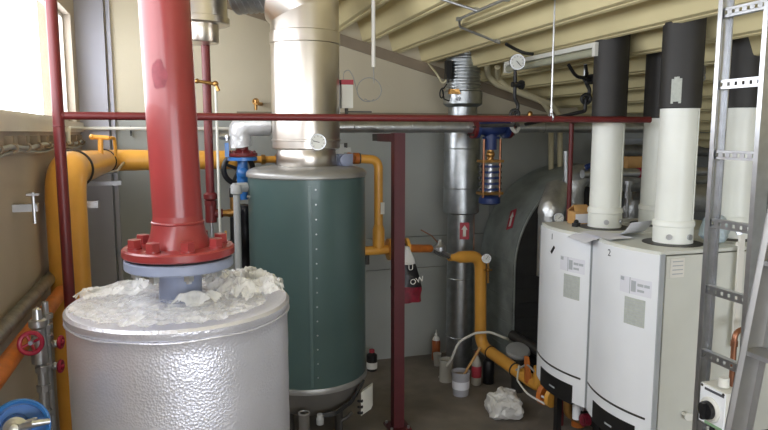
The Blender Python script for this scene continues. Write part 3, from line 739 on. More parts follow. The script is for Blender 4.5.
MB().tube([fine[0], fine[0].lerp(fine[1], .25), fine[0].lerp(fine[1], .5)] + fine[1:], [.03, .032, .050] + [.052] * (len(fine) - 1), 24).build('pipe', 'yellow', g3)
d = (r3 - r2).normalized()
pc = r2.lerp(r3, .22); MB().torus(pc, d, .053, .006, 24, 8).build('clamp', 'rubber', g3)
MB().torus(r2.lerp(r3, .72), d, .054, .007, 24, 8).build('clamp', 'darksteel', g3)
MB().tube(rounded([r3, r3 + d * .12, r3 + d * .12 + V((0, 0, .16))], .05), [.05] * 9, 20).build('end_elbow', 'yellow', g3)
MB().prism([V((2.511, 4.38, 0.242)), V((2.553, 4.36, 0.236)), V((2.531, 4.38, 0.452)), V((2.516, 4.4, 0.447))], (.0, .03, 0)).build('lever', 'orange', g3)
MB().tube(rounded([V((2.486, 4.5, 0.308)), V((2.526, 4.4, 0.389)), V((2.541, 4.3, 0.358))], .05), .008, 8).build('signal_cable', 'greyplastic', g3)
gg = thing('gas_gauge', 'small round pressure gauge on a cock beside the yellow gas bend', 'gauge', V((2.48, 5.05, 1.087)))
dial_gauge(gg, V((2.45, 5.0, 1.128)), (-.4, -1, .1), .040, .025, .6)
MB().cyl(V((2.485, 5.04, 1.088)), V((2.489, 5.04, 0.902)), .010, .010, 10).ball(V((2.486, 5.04, 1.017)), .02, 10).bar(V((2.448, 5.04, 1.02)), V((2.525, 5.04, 1.015)), .012, .012).build('cock', 'brass', gg)

# white conduit along the back wall on the left
wc = thing('white_conduit', 'thin white conduit clipped along the back wall above the yellow main', 'conduit', (-.1, 5.84, 2.24))
MB().tube(rounded([(.60, 5.84, 2.236), (-.30, 5.79, 2.236), (-.768, 5.785, 2.236), (-.77, 5.02, 2.234), (-.77, 5.0, 2.12)], .06, 8), .0145, 12).build('conduit', 'offwhite', wc)
for xx in (-.42, -.06, .28):
    MB().torus((xx, 5.83, 2.236), (1, 0, 0), .017, .005, 16, 6).box((xx, 5.85, 2.20), (.012, .03, .05)).build('clip', 'black', wc)
lc = thing('wall_cable', 'cable run held by a row of clips along the left wall below the windows', 'cable', (WL, 3.5, 2.12))
MB().tube([(WL + .03, 1.0 + .2 * k, 2.128 + .008 * math.sin(k * 1.7)) for k in range(25)], .012, 10).tube([(WL + .025, 1.0 + .2 * k, 2.10 + .012 * math.sin(k * 1.1)) for k in range(25)], .008, 8).build('cable', 'greyplastic', lc)
for k in range(11):
    y = 2.9 + k * .27
    MB().box((WL + .018, y, 2.16), (.036, .03, .05)).torus((WL + .034, y, 2.128), (0, 1, 0), .018, .006, 14, 6).build('clip', 'band', lc)

# brackets around the gas main
br = thing('pipe_bracket', 'galvanised channel bracket with threaded rod left of the fat yellow main', 'bracket', (-.6, 4.0, 1.77))
MB().box((-.65, 4.215, 1.775), (.29, .041, .041)).build('channel', 'zinc', br)
b2_ = thing('wall_bracket', 'short galvanised channel with upright threaded rod on the left wall before the yellow main', 'bracket', (-.75, 3.50, 1.80))
p = V((-0.705, 3.48, 1.84))
MB().box((-.745, 3.50, p.z), (.11, .041, .036)).build('channel', 'zinc', b2_)
MB().cyl((p.x, 3.475, p.z - .075), (p.x, 3.475, p.z + .075), .008, .008, 10).box((p.x, 3.475, p.z + .066), (.055, .03, .010)).build('threaded_rod', 'zinc', b2_)
tag(MB().box((-.60, 5.45, 1.812), (.24, .041, .035)).build('channel_bracket', 'zinc'), 'short galvanised channel under the far bend of the yellow main', 'bracket', kind='thing')

# ------------------------------------------------------------------ pipes, valves on the lower left
tag(MB().tube([(-.675, 1.6, 1.325), (-.675, 3.85, 1.335)], .036, 20).build('left_wall_pipe', 'orange'), 'dusty orange pipe running low along the left wall', 'pipe', kind='thing')
tag(MB().tube([(-.755, 1.5, 1.375), (-.755, 4.4, 1.385)], .034, 20).build('lagged_wall_pipe', 'wrapdark'), 'dull grey lagged pipe on the left wall just above the orange pipe', 'pipe', kind='thing')
v1 = thing('radiator_valve', 'steel valve on vertical pipe with round red handwheel facing the camera at lower left', 'valve', (-.60, 2.78, 0))
c = V((-0.603, 2.8, 1.383))
MB().cyl((c.x + .02, 2.83, 0), (c.x + .02, 2.83, 1.30), .020, .020, 16).lathe([(.022, 1.27), (.032, 1.28), (.032, 1.34), (.026, 1.42), (.034, 1.43), (.034, 1.455), (.02, 1.46), (.016, 1.50), (.0, 1.51)], (c.x + .015, 2.83, 0), seg=20).build('body', 'zinc', v1)
for z in (1.05, 1.16, 1.24): MB().cyl((c.x + .02, 2.83, z), (c.x + .02, 2.83, z + .025), .027, .027, 8).build('coupling', 'zinc', v1)
w = handwheel(v1, V((c.x, 2.76, c.z)), (.1, -1, .25), .040, .009, 'glossred', 'bluegrey')
MB().cyl((c.x, 2.765, c.z), (c.x + .012, 2.83, c.z), .012, .012, 10).build('spindle', 'zinc', v1)
v2 = thing('drain_manifold', 'thin steel manifold with two small red knobs close to the silver tank', 'valve', (-.5, 2.9, 0))
c = V((-0.581, 2.95, 1.356))
MB().cyl((c.x, c.y, 0), (c.x, c.y, 1.50), .013, .013, 12).build('pipe', 'zinc', v2)
for q in ((-0.577, 2.95, 1.429), (-0.58, 2.95, 1.386), (-0.582, 2.95, 1.343), (-0.584, 2.95, 1.304)):
    q = V(q); MB().cyl(q, q + V((0, 0, .018)), .024, .024, 8).build('coupling', 'zinc', v2)
for a_, b_ in (((-0.584, 2.95, 1.308), (-0.526, 2.95, 1.32)), ((-0.589, 2.95, 1.221), (-0.532, 2.95, 1.215))):
    MB().cyl(a_, b_, .011, .011, 10).ball(V(a_).lerp(V(b_), .55), .017, 10).build('branch', 'zinc', v2)
    MB().torus(V(b_) + V((-.005, 0, 0)), (1, -.2, 0), .022, .008, 18, 8).ball(b_, .012, 10).build('knob', 'glossred', v2)
bc = thing('valve_casing', 'blue cup-shaped valve casing with silver hub in the lower left corner', 'valve', (-.5, 2.1, 0))
c = V((-0.509, 2.12, 1.31)); ax = V((.15, -1, .45)).normalized()
MB().lathe([(0, -.06), (.07, -.055), (.084, -.03), (.086, .02), (.080, .026), (.072, .02), (.070, -.03), (0, -.035)], c, ax, 48).build('casing', 'blue', bc)
MB().lathe([(.0, -.03), (.04, -.03), (.042, -.01), (.034, .012), (.014, .02), (.012, .05), (0, .052)], c + V((-.012, 0, .0)), ax, 28).build('hub', 'zinc', bc)
MB().tube([c + ax * .02, c + ax * .04 + V((.04, 0, .008)), c + ax * .03 + V((.085, 0, .01))], [.010, .012, .008], 10).cyl(c + ax * .02 + V((.02, 0, .012)), c + ax * .02 + V((.05, 0, .016)), .012, .012, 8).build('lever', 'zinc', bc)
MB().cyl(c - ax * .05, (c.x - .01, c.y + .06, 0), .03, .03, 16).build('pipe', 'greyplastic', bc)
# ------------------------------------------------------------------ blue regulating valve hanging in the lagged pipe
rv = thing('regulating_valve', 'navy regulating valve with copper rods hanging under the lagged pipe', 'valve', (2.55, PY, 1.58))
cx = V((2.457, 4.98, 2.257)).x
for x0, x1, r in ((-.175, -.150, .095), (.150, .175, .095)):
    MB().cyl((cx + x0, PY, PZ), (cx + x1, PY, PZ), r, r, 28).build('pipe_flange', 'redsteel', rv)
for x0, x1, r in ((-.148, -.120, .095), (.120, .148, .095)):
    MB().cyl((cx + x0, PY, PZ), (cx + x1, PY, PZ), r, r, 28).build('valve_flange', 'navy', rv)
    bolts(rv, (cx + x1 if x1 > 0 else cx + x0, PY, PZ), (1 if x1 > 0 else -1, 0, 0), .075, 6, .011, .035, 'darksteel')
MB().lathe([(.05, -.12), (.075, -.05), (.08, 0), (.075, .05), (.05, .12)], (cx, PY, PZ), (1, 0, 0), 28).build('body', 'navy', rv)
MB().cyl((cx, PY, PZ - .05), (cx, PY, 2.06), .052, .052, 24).cyl((cx, PY, 2.17), (cx, PY, 2.15), .075, .075, 24).build('bonnet', 'navy', rv)
MB().cyl((cx, PY, 2.06), (cx, PY, 1.97), .028, .028, 16).ball((cx, PY, 2.02), .038, 16).build('spindle', 'brass', rv)
for dx in (-.075, .075):
    MB().cyl((cx + dx, PY - .03, 2.15), (cx + dx, PY - .03, 1.66), .011, .011, 12).build('rod', 'copper', rv)
for z in (1.965, 1.695): MB().box((cx, PY, z), (.20, .11, .022)).build('yoke_plate', 'brass', rv)
for k in range(5):
    MB().cyl((cx, PY, 1.93 - k * .048), (cx, PY, 1.912 - k * .048), .078, .078, 24).build('spring_plate', 'navy', rv)
    for dx in (-.095, .095):
        MB().cyl((cx + dx, PY, 1.93 - k * .048), (cx + dx, PY, 1.91 - k * .048), .014, .014, 8).build('nut', 'black', rv)
MB().cyl((cx, PY, 1.94), (cx, PY, 1.70), .045, .045, 16).build('spring', 'zinc', rv)
MB().lathe([(0, 1.60), (.07, 1.60), (.092, 1.612), (.092, 1.655), (.07, 1.672), (0, 1.675)], (cx, PY, 0), seg=28).build('diaphragm_cap', 'navy', rv)
tag(MB().tube(rounded([V((2.664, 4.92, 2.365)), V((2.59, 4.88, 2.248)), V((2.627, 4.86, 2.199)), V((2.664, 4.88, 2.24))], .03), .016, 10).build('white_hose', 'offwhite'), 'short white bent hose beside the navy regulating valve', 'hose', kind='thing')

# pressure gauges above the rail
def siphon(root, base, topz, r, m='black'):
    base = V(base)
    pts = [base, base + V((0, 0, .03)), base + V((.025, 0, .06)), base + V((.03, 0, .10)), base + V((.0, 0, .15)), V((base.x, base.y, topz))]
    MB().tube(rounded(pts, .03), r, 12).build('siphon', m, root)
    MB().torus(base + V((.004, 0, .035)), (.3, 1, 0), .03, r, 22, 10).build('siphon_loop', m, root)
p1_ = thing('pressure_gauge', 'round silver pressure gauge on black siphon above the red rail', 'gauge', (2.355, 4.35, 2.345))
c = V((2.338, 4.33, 2.711))
dial_gauge(p1_, c, (-.25, -1, -.1), .056, .035, 2.4)
siphon(p1_, V((c.x, 4.36, PZ + .055)), c.z - .05, .013)
MB().tube(rounded([V((c.x, 4.36, PZ + .06)), V((c.x, 4.36, PZ + .01)), V((c.x - .02, PY - .03, PZ + .01))], .04), .015, 12).build('branch', 'darksteel', p1_)
cc = V((c.x, 4.36, 0))
MB().cyl((cc.x - .025, cc.y, c.z - .16), (cc.x + .05, cc.y, c.z - .16), .020, .020, 12).cyl((cc.x + .04, cc.y, c.z - .16), (cc.x + .065, cc.y, c.z - .16), .034, .034, 8).build('cock', 'black', p1_)
MB().cyl((cc.x, cc.y, c.z - .05), (c.x, c.y + .02, c.z - .03), .014, .014, 10).build('neck', 'black', p1_)
p2_ = thing('gauge_cock', 'black gauge cock with curled siphon between rail and black flue sleeve', 'valve', (2.765, 4.1, 2.349))
c = V((2.739, 4.06, 2.404))
siphon(p2_, c, V((2.729, 4.06, 2.627)).z, .014)
MB().cyl(V((2.73, 4.06, 2.599)), V((2.727, 4.06, 2.682)), .016, .012, 12).build('stem', 'zinc', p2_)
z = V((2.731, 4.06, 2.578)).z
MB().cyl((c.x - .02, c.y, z), (c.x + .05, c.y, z), .018, .018, 12).cyl((c.x + .03, c.y, z), (c.x + .055, c.y, z), .036, .036, 10).build('cock', 'black', p2_)
MB().tube(rounded([c, c + V((0, 0, -.05)), V((c.x + .02, PY, PZ + .02))], .04), .014, 10).build('branch', 'black', p2_)
tag(MB().cyl((V((2.82, 4.9, 2.39)).x, PY, PZ + .04), (V((2.82, 4.9, 2.39)).x, PY, PZ + .115), .022, .022, 14).ball((V((2.82, 4.9, 2.39)).x, PY, PZ + .115), .022, 12).build('air_vent', 'brass'), 'small brass air vent on the lagged pipe right of the pressure gauge', 'vent', kind='thing')

# ------------------------------------------------------------------ boilers
BW, BD, BZ0, BZ1 = .587, .53, .495, 1.575
def make_boiler(name, label, num, x, y, rz, detail=True):
    t = thing(name, label, 'boiler', (0, 0, 0), 'white boilers in the back to back block')
    hw, hd, bulge = BW / 2, BD / 2, .062
    def fx(yy, off=0): return -hd - bulge * (1 - (yy / hw) ** 2) - off
    N_ = 18
    ys = [-hw + .006 + (BW - .012) * k / N_ for k in range(N_ + 1)]
    MB().box((.02, 0, (BZ0 + .02 + BZ1 - .012) / 2), (BD - .04, BW - .008, BZ1 - BZ0 - .032)).build('casing', 'side', t)
    MB().prism([V((fx(yy), yy, BZ0)) for yy in ys] + [V((-hd + .03, ys[-1], BZ0)), V((-hd + .03, ys[0], BZ0))], (0, 0, BZ1 - BZ0 - .004)).build('front_panel', 'white', t)
    MB().prism([V((fx(yy, -.008), yy, BZ1 - .004)) for yy in ys] + [V((hd, hw - .004, BZ1 - .004)), V((hd, -hw + .004, BZ1 - .004))], (0, 0, .018)).build('top_panel', 'side', t)
    MB().box((-hd + .012, -hw + .004, (BZ0 + BZ1) / 2), (.028, .012, BZ1 - BZ0)).build('corner_trim', 'greytrim', t)
    MB().box((-hd + .012, hw - .004, (BZ0 + BZ1) / 2), (.028, .012, BZ1 - BZ0)).build('corner_trim', 'greytrim', t)
    yy_ = ys[1:]
    MB().prism([V((fx(q, .002), q, .664)) for q in yy_] + [V((fx(q, -.01), q, .664)) for q in yy_[::-1]], (0, 0, .012)).build('shadow_groove', 'darksteel', t, label='dark groove')
    yp = [-.20 + .37 * k / 10 for k in range(11)]
    cp = MB().prism([V((fx(q, .003), q, .482)) for q in yp] + [V((-hd + .02, q, .482)) for q in yp[::-1]], (0, 0, .126)).build('control_panel', 'black', t, label='black control panel')
    MB().prism([V((fx(q, .0045), q, .530)) for q in (-.04, -.02, 0, .02)] + [V((fx(q, -.002), q, .530)) for q in (.02, 0, -.02, -.04)], (0, 0, .010)).build('badge', 'greytrim', cp)
    # frame and hydraulics under the cabinet
    for sx in (-1, 1):
        for sy in (-1, 1):
            MB().box((sx * (hd - .10) + .05, sy * (hw - .05), BZ0 / 2 + .01), (.04, .04, BZ0 - .01)).build('leg', 'black', t)
    MB().box((.10, 0, .36), (.26, .46, .27)).build('pump_box', 'black', t)
    MB().tube(rounded([V((-.16, .05, .515)), V((-.16, .05, .30)), V((-.05, .05, .24)), V((.1, .05, .24))], .06), .032, 16).build('water_pipe', 'brass', t)
    MB().cyl((-.18, -.08, .515), (-.18, -.08, .32), .030, .026, 16).build('drain_trap', 'white', t)
    MB().cyl((-.185, .09, .43), (-.20, .09, .43), .03, .03, 16).build('cover_nut', 'brass', t)
    MB().cyl((-.14, -.13, .42), (-.175, -.13, .42), .026, .026, 20).build('gauge_glass', 'zinc', t)
    MB().cyl((-.14, -.15, .34), (-.18, -.15, .34), .040, .040, 20).cyl((-.18, -.15, .34), (-.185, -.15, .34), .028, .028, 20).build('pump_head', 'darkred', t)
    if detail:
        R = lambda q: face_rot((-1, -2 * bulge * q / hw ** 2 * -1 * -1, 0))
        def plate(nm, m, y0_, y1_, z0_, z1_, off, par=t, **kw):
            qs = [y0_ + (y1_ - y0_) * k / 6 for k in range(7)]
            return MB().prism([V((fx(q, off), q, z0_)) for q in qs] + [V((fx(q, off - .0015), q, z0_)) for q in qs[::-1]], (0, 0, z1_ - z0_)).build(nm, m, par, **kw)
        st_ = plate('sticker', 'paper', -.255, -.055, 1.335, 1.425, .001)
        for (y0_, y1_, z0_, z1_) in ((-.165, -.135, 1.35, 1.41), (-.21, -.175, 1.385, 1.40), (-.245, -.215, 1.385, 1.40), (-.215, -.175, 1.355, 1.368), (-.128, -.124, 1.335, 1.425), (-.085, -.06, 1.40, 1.42)):
            plate('print', 'greytrim', y0_, y1_, z0_, z1_, .002, st_)
        pl = plate('data_plate', 'gridgrey', -.225, -.095, 1.165, 1.315, .001, label='grey data plate')
        for k in range(9): plate('print_line', 'greytrim', -.22, -.10, 1.176 + k * .015, 1.179 + k * .015, .0018, pl)
        text(num, .055, (fx(.05, .0015), .05, 1.527), face_rot((-1, -.02, 0)), 'ink', t, 'number')
    t.location = (x, y, 0); t.rotation_euler.z = rz
    return t, fx
BX = 2.335 + BD / 2
Y1c, Y2c = 3.635, 3.035
b1, fx = make_boiler('boiler', 'tall white boiler marked 1, farther one of the front pair', '1', BX, Y1c, 0)
q = [V((fx(.0 + d) - .002, d, 0)) for d in (0,)]
c = V((fx(.035, .002), .035, 1.445))
MB().bar(c + V((0, .018, -.022)), c + V((0, -.018, .022)), .004, .018, (0, 1, 1)).build('black_tape', 'black', b1)
b2, _ = make_boiler('boiler', 'white boiler marked 2 with side panel towards the camera', '2', BX, Y2c, 0)
s_ = MB().box((-BD / 2 + .105, -BW / 2 - .001, 1.50), (.085, .006, .10)).build('side_sticker', 'labelwhite', b2)
for k in range(4): MB().box((-BD / 2 + .105, -BW / 2 - .0045, 1.535 - k * .022), (.065, .002, .005)).build('print_line', 'greytrim', s_)
BX3 = BX + BD + .01
make_boiler('boiler', 'white boiler in the rear row behind boiler 1', '', BX3, Y1c, PI, False)
b4, _ = make_boiler('boiler', 'white boiler in the rear row behind boiler 2', '', BX3, Y2c, PI, False)

def make_flue(label, x, y, zjoint, patch=False, ang=0):
    t = thing('flue', label, 'flue', (x, y, 1.59), 'white and black boiler flues')
    r = .100
    MB().lathe([(r, 1.72), (r, zjoint)], (x, y, 0), seg=48).build('white_tube', 'whiteflue', t)
    MB().lathe([(r - .004, 1.59), (r + .006, 1.594), (r + .006, 1.685), (r + .011, 1.69), (r + .011, 1.712), (r + .004, 1.722)], (x, y, 0), seg=48).build('socket', 'whiteflue', t)
    MB().lathe([(r + .004, zjoint - .004), (r + .007, zjoint), (r + .007, roof_z(x) + .2)], (x, y, 0), seg=48).build('black_sleeve', 'blackflue', t)
    MB().box((x + .04, y - r - .0005, (1.72 + zjoint) / 2), (.004, .004, zjoint - 1.73)).build('tube_seam', 'whiteflue', t)
    for a in (-120, -60, 60):
        a = math.radians(a + ang); q = V((math.cos(a), math.sin(a), 0)); p = V((x, y, 1.635)) + q * (r + .004)
        MB().cyl(p, p + q * .012, .016, .016, 14).build('measuring_plug', 'zinc', t)
    MB().lathe([(r + .06, 1.588), (r + .06, 1.592), (r + .004, 1.596)], (x, y, 0), seg=40).build('base_seal', 'darksteel', t)
    if patch:
        b = MB(); R_ = r + .0085
        for k in range(4):
            a0, a1 = math.radians(-157 + k * 7), math.radians(-157 + (k + 1) * 7)
            b.quad(*[(x + R_ * math.cos(a), y + R_ * math.sin(a), zjoint + z + .012 * math.sin(k)) for a, z in ((a0, .02), (a1, .02), (a1, .15), (a0, .15))])
        b.build('tape_strip', 'gridgrey', t)
    return t
make_flue('white flue with long black sleeve on boiler 1', 2.606, 3.60, 2.285)
make_flue('nearest white flue with taped black sleeve, on boiler 2', 2.600, 2.97, 2.335, True, -20)
make_flue('white flue half hidden behind the nearest flue', 3.03, 3.635, 2.30)
make_flue('white flue seen between the rails of the cable ladder', 3.075, 3.02, 2.345)

# papers and things on the boilers
PTOP = 1.591
def sheet(name, label, pts, lift, m='paper', cat='paper', grp='loose papers on the boilers'):
    b = MB(); n = 10; a0, a1, a2, a3 = [V(p) for p in pts]; g = []
    for i in range(n + 1):
        row = []
        for j in range(n + 1):
            u, v = i / n, j / n
            p = (a0 * (1 - u) + a1 * u) * (1 - v) + (a3 * (1 - u) + a2 * u) * v
            p.z += lift * (u ** 3) + .004 * (noise.noise(p * 9) + 1)
            row.append(b.bm.verts.new(p))
        g.append(row)
    for i in range(n):
        for j in range(n): b.bm.faces.new((g[i][j], g[i + 1][j], g[i + 1][j + 1], g[i][j + 1]))
    ext = bmesh.ops.extrude_face_region(b.bm, geom=list(b.bm.faces))
    for e_ in ext['geom']:
        if isinstance(e_, bmesh.types.BMVert): e_.co.z += .0012
    o = b.build(name, m); return tag(o, label, cat, grp, 'thing')
sheet('paper_sheet', 'grey white paper lying over the seam of both boilers, corner hanging over', [(2.44, 3.44, PTOP), (2.245, 3.47, PTOP), (2.225, 3.24, PTOP), (2.43, 3.20, PTOP)], -.035)
sheet('paper_sheet', 'white paper flat on boiler 2 between the two front flues', [(2.45, 3.12, PTOP + .004), (2.46, 3.40, PTOP + .004), (2.30, 3.38, PTOP + .004), (2.29, 3.10, PTOP + .004)], .0)
sheet('paper_sheet', 'white folded paper standing curled against the nearest flue', [(2.62, 3.34, PTOP + .004), (2.62, 3.16, PTOP + .004), (2.42, 3.10, PTOP + .004), (2.42, 3.3, PTOP + .004)], .09)
cb = thing('cardboard_box', 'small open brown box with white label on boiler 1', 'box', (2.545, 3.79, PTOP))
R = Matrix.Rotation(.65, 4, 'Z')
MB().box((2.545, 3.79, PTOP + .043), (.13, .09, .085), .65 + PI / 2 + .9).build('carton', 'card', cb)
b = MB(); rzz = .65 + PI / 2 + .9; ca, sa = math.cos(rzz), math.sin(rzz)
L_ = lambda x_, y_, z_: V((2.545 + x_ * ca - y_ * sa, 3.79 + x_ * sa + y_ * ca, PTOP + z_))
MB().prism([L_(-.066, -.046, .085), L_(.066, -.046, .085), L_(.05, .0, .125), L_(-.05, .0, .125)], (0, .003, .003)).prism([L_(-.066, .046, .085), L_(.066, .046, .085), L_(.05, .0, .125), L_(-.05, .0, .125)], (0, .003, .003)).build('flap', 'card', cb)
for sgn, nm in ((1, 'label'), (-1, 'label')):
    MB().prism([L_(-.06, sgn * .0455, .008), L_(.06, sgn * .0455, .008), L_(.06, sgn * .0455, .07), L_(-.06, sgn * .0455, .07)], L_(0, sgn * .002, 0) - L_(0, 0, 0)).build('paper_label', 'paper', cb)
tag(MB().box((2.44, 3.67, PTOP + .012), (.05, .035, .024), .5).ball((2.44, 3.67, PTOP + .03), (.018, .014, .016), 10).build('plug', 'black'), 'small black plug lying beside the flue on boiler 1', 'plug', kind='thing')
b = MB(); b.ball((2.80, 2.87, PTOP + .085), (.085, .07, .085), 28); b.crumple(.022, 16, 4); b.crumple(.010, 40, 1)
for v in b.bm.verts: v.co.z = max(v.co.z, PTOP)
tag(b.build('plastic_bag', 'bagblue', flat=True), 'pale blue crumpled plastic bag on top behind the nearest flue', 'bag', kind='thing')

# foil-jacketed fitting with a gauge behind boiler 1
jf = thing('jacketed_fitting', 'foil-jacketed fitting with small clock-like gauge at the far end of boiler 1', 'pipe fitting', V((2.612, 4.25, 1.665)) - V((0, 0, .3)))
p = V((2.639, 4.3, 1.514))
b = MB().tube(rounded([p + V((0, 0, -.4)), p + V((0, 0, .12)), p + V((.12, .10, .26))], .12), .095, 24); b.crumple(.012, 12, 3)
b.build('foil_jacket', 'wrap', jf)
dial_gauge(jf, V((2.594, 4.12, 1.584)), (-.5, -1, .15), .036, .06, .9)
tag(MB().cyl(V((2.806, 4.35, 1.407)), V((2.779, 4.35, 2.063)), .021, .021, 16).build('vent_pipe', 'galv'), 'thin galvanised vertical pipe just left of the slim red upright', 'pipe', kind='thing')

# pipe rack along the back right
def lagged(name, label, path, r, m='wrap', seed=1.0, crum=.010, joints=0.3, rnd=.14):
    b = MB(); pts = rounded(path, rnd, 8); fine = []
    for i in range(len(pts) - 1):
        k = max(1, int((pts[i + 1] - pts[i]).length / .06)); fine += [pts[i].lerp(pts[i + 1], j / k) for j in range(k)]
    fine.append(pts[-1]); b.tube(fine, r, 22); b.crumple(crum, 11, seed)
    return tag(b.build(name, m), label, 'pipe', 'lagged pipes behind the boilers', 'thing')
lagged('lagged_header', 'silver lagged pipe with elbow seen between slim red upright and boiler 1 flue', [(3.02, 4.62, .5), (3.02, 4.62, 1.88), (3.50, 4.70, 1.80), (4.6, 4.8, 1.76)], .095, seed=2)
lagged('lagged_header', 'thick silver lagged header running level behind the rear flues', [(3.9, 4.98, .4), (3.9, 4.98, 1.60), (5.39, 4.98, 1.60)], .13, seed=5)
lagged('lagged_header', 'shiny lagged elbow rising behind the paper on boiler 2', [(3.75, 4.35, .6), (3.75, 4.35, 1.66), (4.7, 4.45, 1.66)], .12, seed=9)
lagged('lagged_header', 'dull lagged pipe high on the back wall behind the rear flues', [(3.9, 5.5, 2.02), (5.39, 5.5, 2.02)], .065, 'wrapdark', 4)
hp = thing('red_band_pipe', 'slim silver pipe with red band between the boiler flues', 'pipe', (3.95, 4.55, 1.82))
p = V((3.481, 4.5, 1.874)); 
MB().cyl((p.x - .45, 4.5, p.z), (p.x + 1.1, 4.5, p.z), .035, .035, 20).build('pipe', 'zinc', hp)
p = V((3.588, 4.5, 1.876)); MB().cyl((p.x - .03, 4.5, p.z), (p.x + .04, 4.5, p.z), .039, .039, 20).build('red_band', 'glossred', hp, label='red band')
MB().box((p.x + .07, 4.46, p.z), (.05, .01, .03)).build('tag_plate', 'labelwhite', hp)
tag(MB().box((V((3.82, 4.85, 1.945)).x, 4.85, V((3.82, 4.85, 1.945)).z), (.34, .14, .10), .1).build('cardboard_package', 'card'), 'brown cardboard package lying on the lagged pipes between the flues', 'box', kind='thing')
tw = thing('thermowell', 'brass and steel thermowell standing behind the paper between the front flues', 'sensor', (3.163, 4.1, 1.58))
p = V((3.162, 4.1, 1.595))
MB().cyl(p + V((0, 0, -.12)), p + V((0, 0, .12)), .012, .012, 12).build('stem', 'zinc', tw)
MB().cyl((p.x, p.y, 0), (p.x, p.y, p.z - .10), .02, .02, 12).build('pocket_pipe', 'galv', tw)
MB().cyl(p + V((0, 0, .12)), p + V((0, 0, .17)), .026, .026, 8).cyl(p + V((0, 0, .17)), p + V((0, 0, .22)), .02, .02, 8).cyl(p + V((0, 0, .22)), p + V((0, 0, .25)), .03, .03, 14).build('head', 'zinc', tw)
tag(MB().box((V((5.206, 5.7, 2.167)).x, 5.80, V((5.206, 5.7, 2.167)).z), (.10, .10, .22)).build('wall_box', 'black'), 'black box on the back wall just right of the nearest flue', 'box', kind='thing')
tag(MB().box((4.42, WB - .02, 2.0), (.62, .04, .28)).build('inspection_hatch', 'greytrim'), 'grey panel fixed to the back wall between the front flues', 'panel', kind='thing')
lagged('lagged_header', 'silver lagged pipe under the roof seen between the black flue sleeves', [(2.95, 4.22, 2.31), (3.85, 4.22, 2.31)], .04, seed=7, crum=.004)
tag(MB().cyl(V((3.004, 4.55, 1.928)) + V((.06, -.05, .0)), V((3.114, 4.55, 1.967)) + V((.06, -.05, .0)), .022, .022, 12).build('automatic_vent', 'navy'), 'small dark blue air vent on top of the silver lagged elbow', 'vent', kind='thing')

# ------------------------------------------------------------------ cable ladder, switch, ladder
LX = 2.10
tr = thing('cable_ladder', 'galvanised perforated cable ladder standing upright in front of the boilers', 'cable ladder', (LX, 2.12, 0))
for yy, sg in ((2.212, -1), (1.972, 1)):
    MB().box((LX + .03, yy, 1.42), (.060, .004, 2.84)).box((LX + .002, yy + sg * .010, 1.42), (.004, .020, 2.84)).box((LX + .058, yy + sg * .010, 1.42), (.004, .020, 2.84)).box((LX + .03, yy + sg * .002, 1.42), (.010, .005, 2.84)).build('side_rail', 'zinc', tr)
RUNG = [2.682 - k * .286 for k in range(10)]
for z in RUNG:
    b = MB(); w = .236; h = .036
    b.box((LX + .012, 2.092, z + .013), (.003, w, .011)).box((LX + .012, 2.092, z - .013), (.003, w, .011))
    n = 6
    for k in range(n + 1):
        yy = 2.092 - w / 2 + .009 + (w - .018) * k / n
        b.box((LX + .012, yy, z), (.003, .022, .018))
    b.box((LX + .026, 2.092, z + .0165), (.026, w, .003)).box((LX + .026, 2.092, z - .0165), (.026, w, .003))
    b.build('rung', 'labelwhite' if False else 'zinc', tr)
sw = thing('isolator_switch', 'white isolator switch box with black rotary knob on the cable ladder', 'switch', (2.07, 2.09, .98))
c = V((2.065, 2.034, 1.088))
MB().box(c, (.075, .135, .165)).build('housing', 'offwhite', sw)
MB().box(c + V((-.038, 0, 0)), (.012, .128, .158)).build('front_cover', 'white', sw)
f = c + V((-.044, .005, -.012))
k_ = MB().lathe([(0, 0), (.052, 0), (.052, .006), (.044, .012), (0, .012)], f, (-1, 0, 0), 36).build('dial_plate', 'offwhite', sw)
MB().lathe([(.0, .012), (.038, .012), (.036, .030), (0, .032)], f, (-1, 0, 0), 32).bar(f + V((-.038, .0, -.034)), f + V((-.038, .0, .034)), .016, .018, (1, 0, 0)).build('knob', 'black', k_)
MB().box(c + V((-.045, -.01, .067)), (.002, .10, .010)).build('name_strip', 'ink', sw)
MB().box(c + V((-.045, -.015, -.073)), (.002, .09, .012)).build('green_strip', 'palegreen', sw)
for dy in (-.056, .056):
    MB().cyl(c + V((-.044, dy, .075)), c + V((-.046, dy, .075)), .006, .006, 12).build('screw', 'darksteel', sw)
MB().cyl(c + V((.0, -.01, .0875)), c + V((.0, -.01, .125)), .022, .020, 16).build('cable_gland', 'offwhite', sw)
MB().tube(rounded([c + V((0, .03, -.0875)), c + V((-.01, .03, -.16)), c + V((0, .0, -.3)), c + V((.02, 0, -.9))], .04), .011, 10).tube(rounded([c + V((0, -.02, -.0875)), c + V((-.01, -.01, -.18)), c + V((.02, -.02, -.9))], .04), .009, 8).build('cable', 'black', sw)
tag(MB().lathe([(0, -.010), (.020, -.010), (.023, 0), (.020, .008), (0, .010)], V((2.536, 2.7, 0.688)), (-.7, -1, 0), 24).cyl(V((2.536, 2.7, 0.688)) + V((0, .008, 0)), V((2.536, 2.7, 0.688)) + V((.0, .045, 0)), .01, .01, 8).build('round_knob', 'offwhite'), 'small round white knob left of the isolator switch', 'knob', kind='thing')

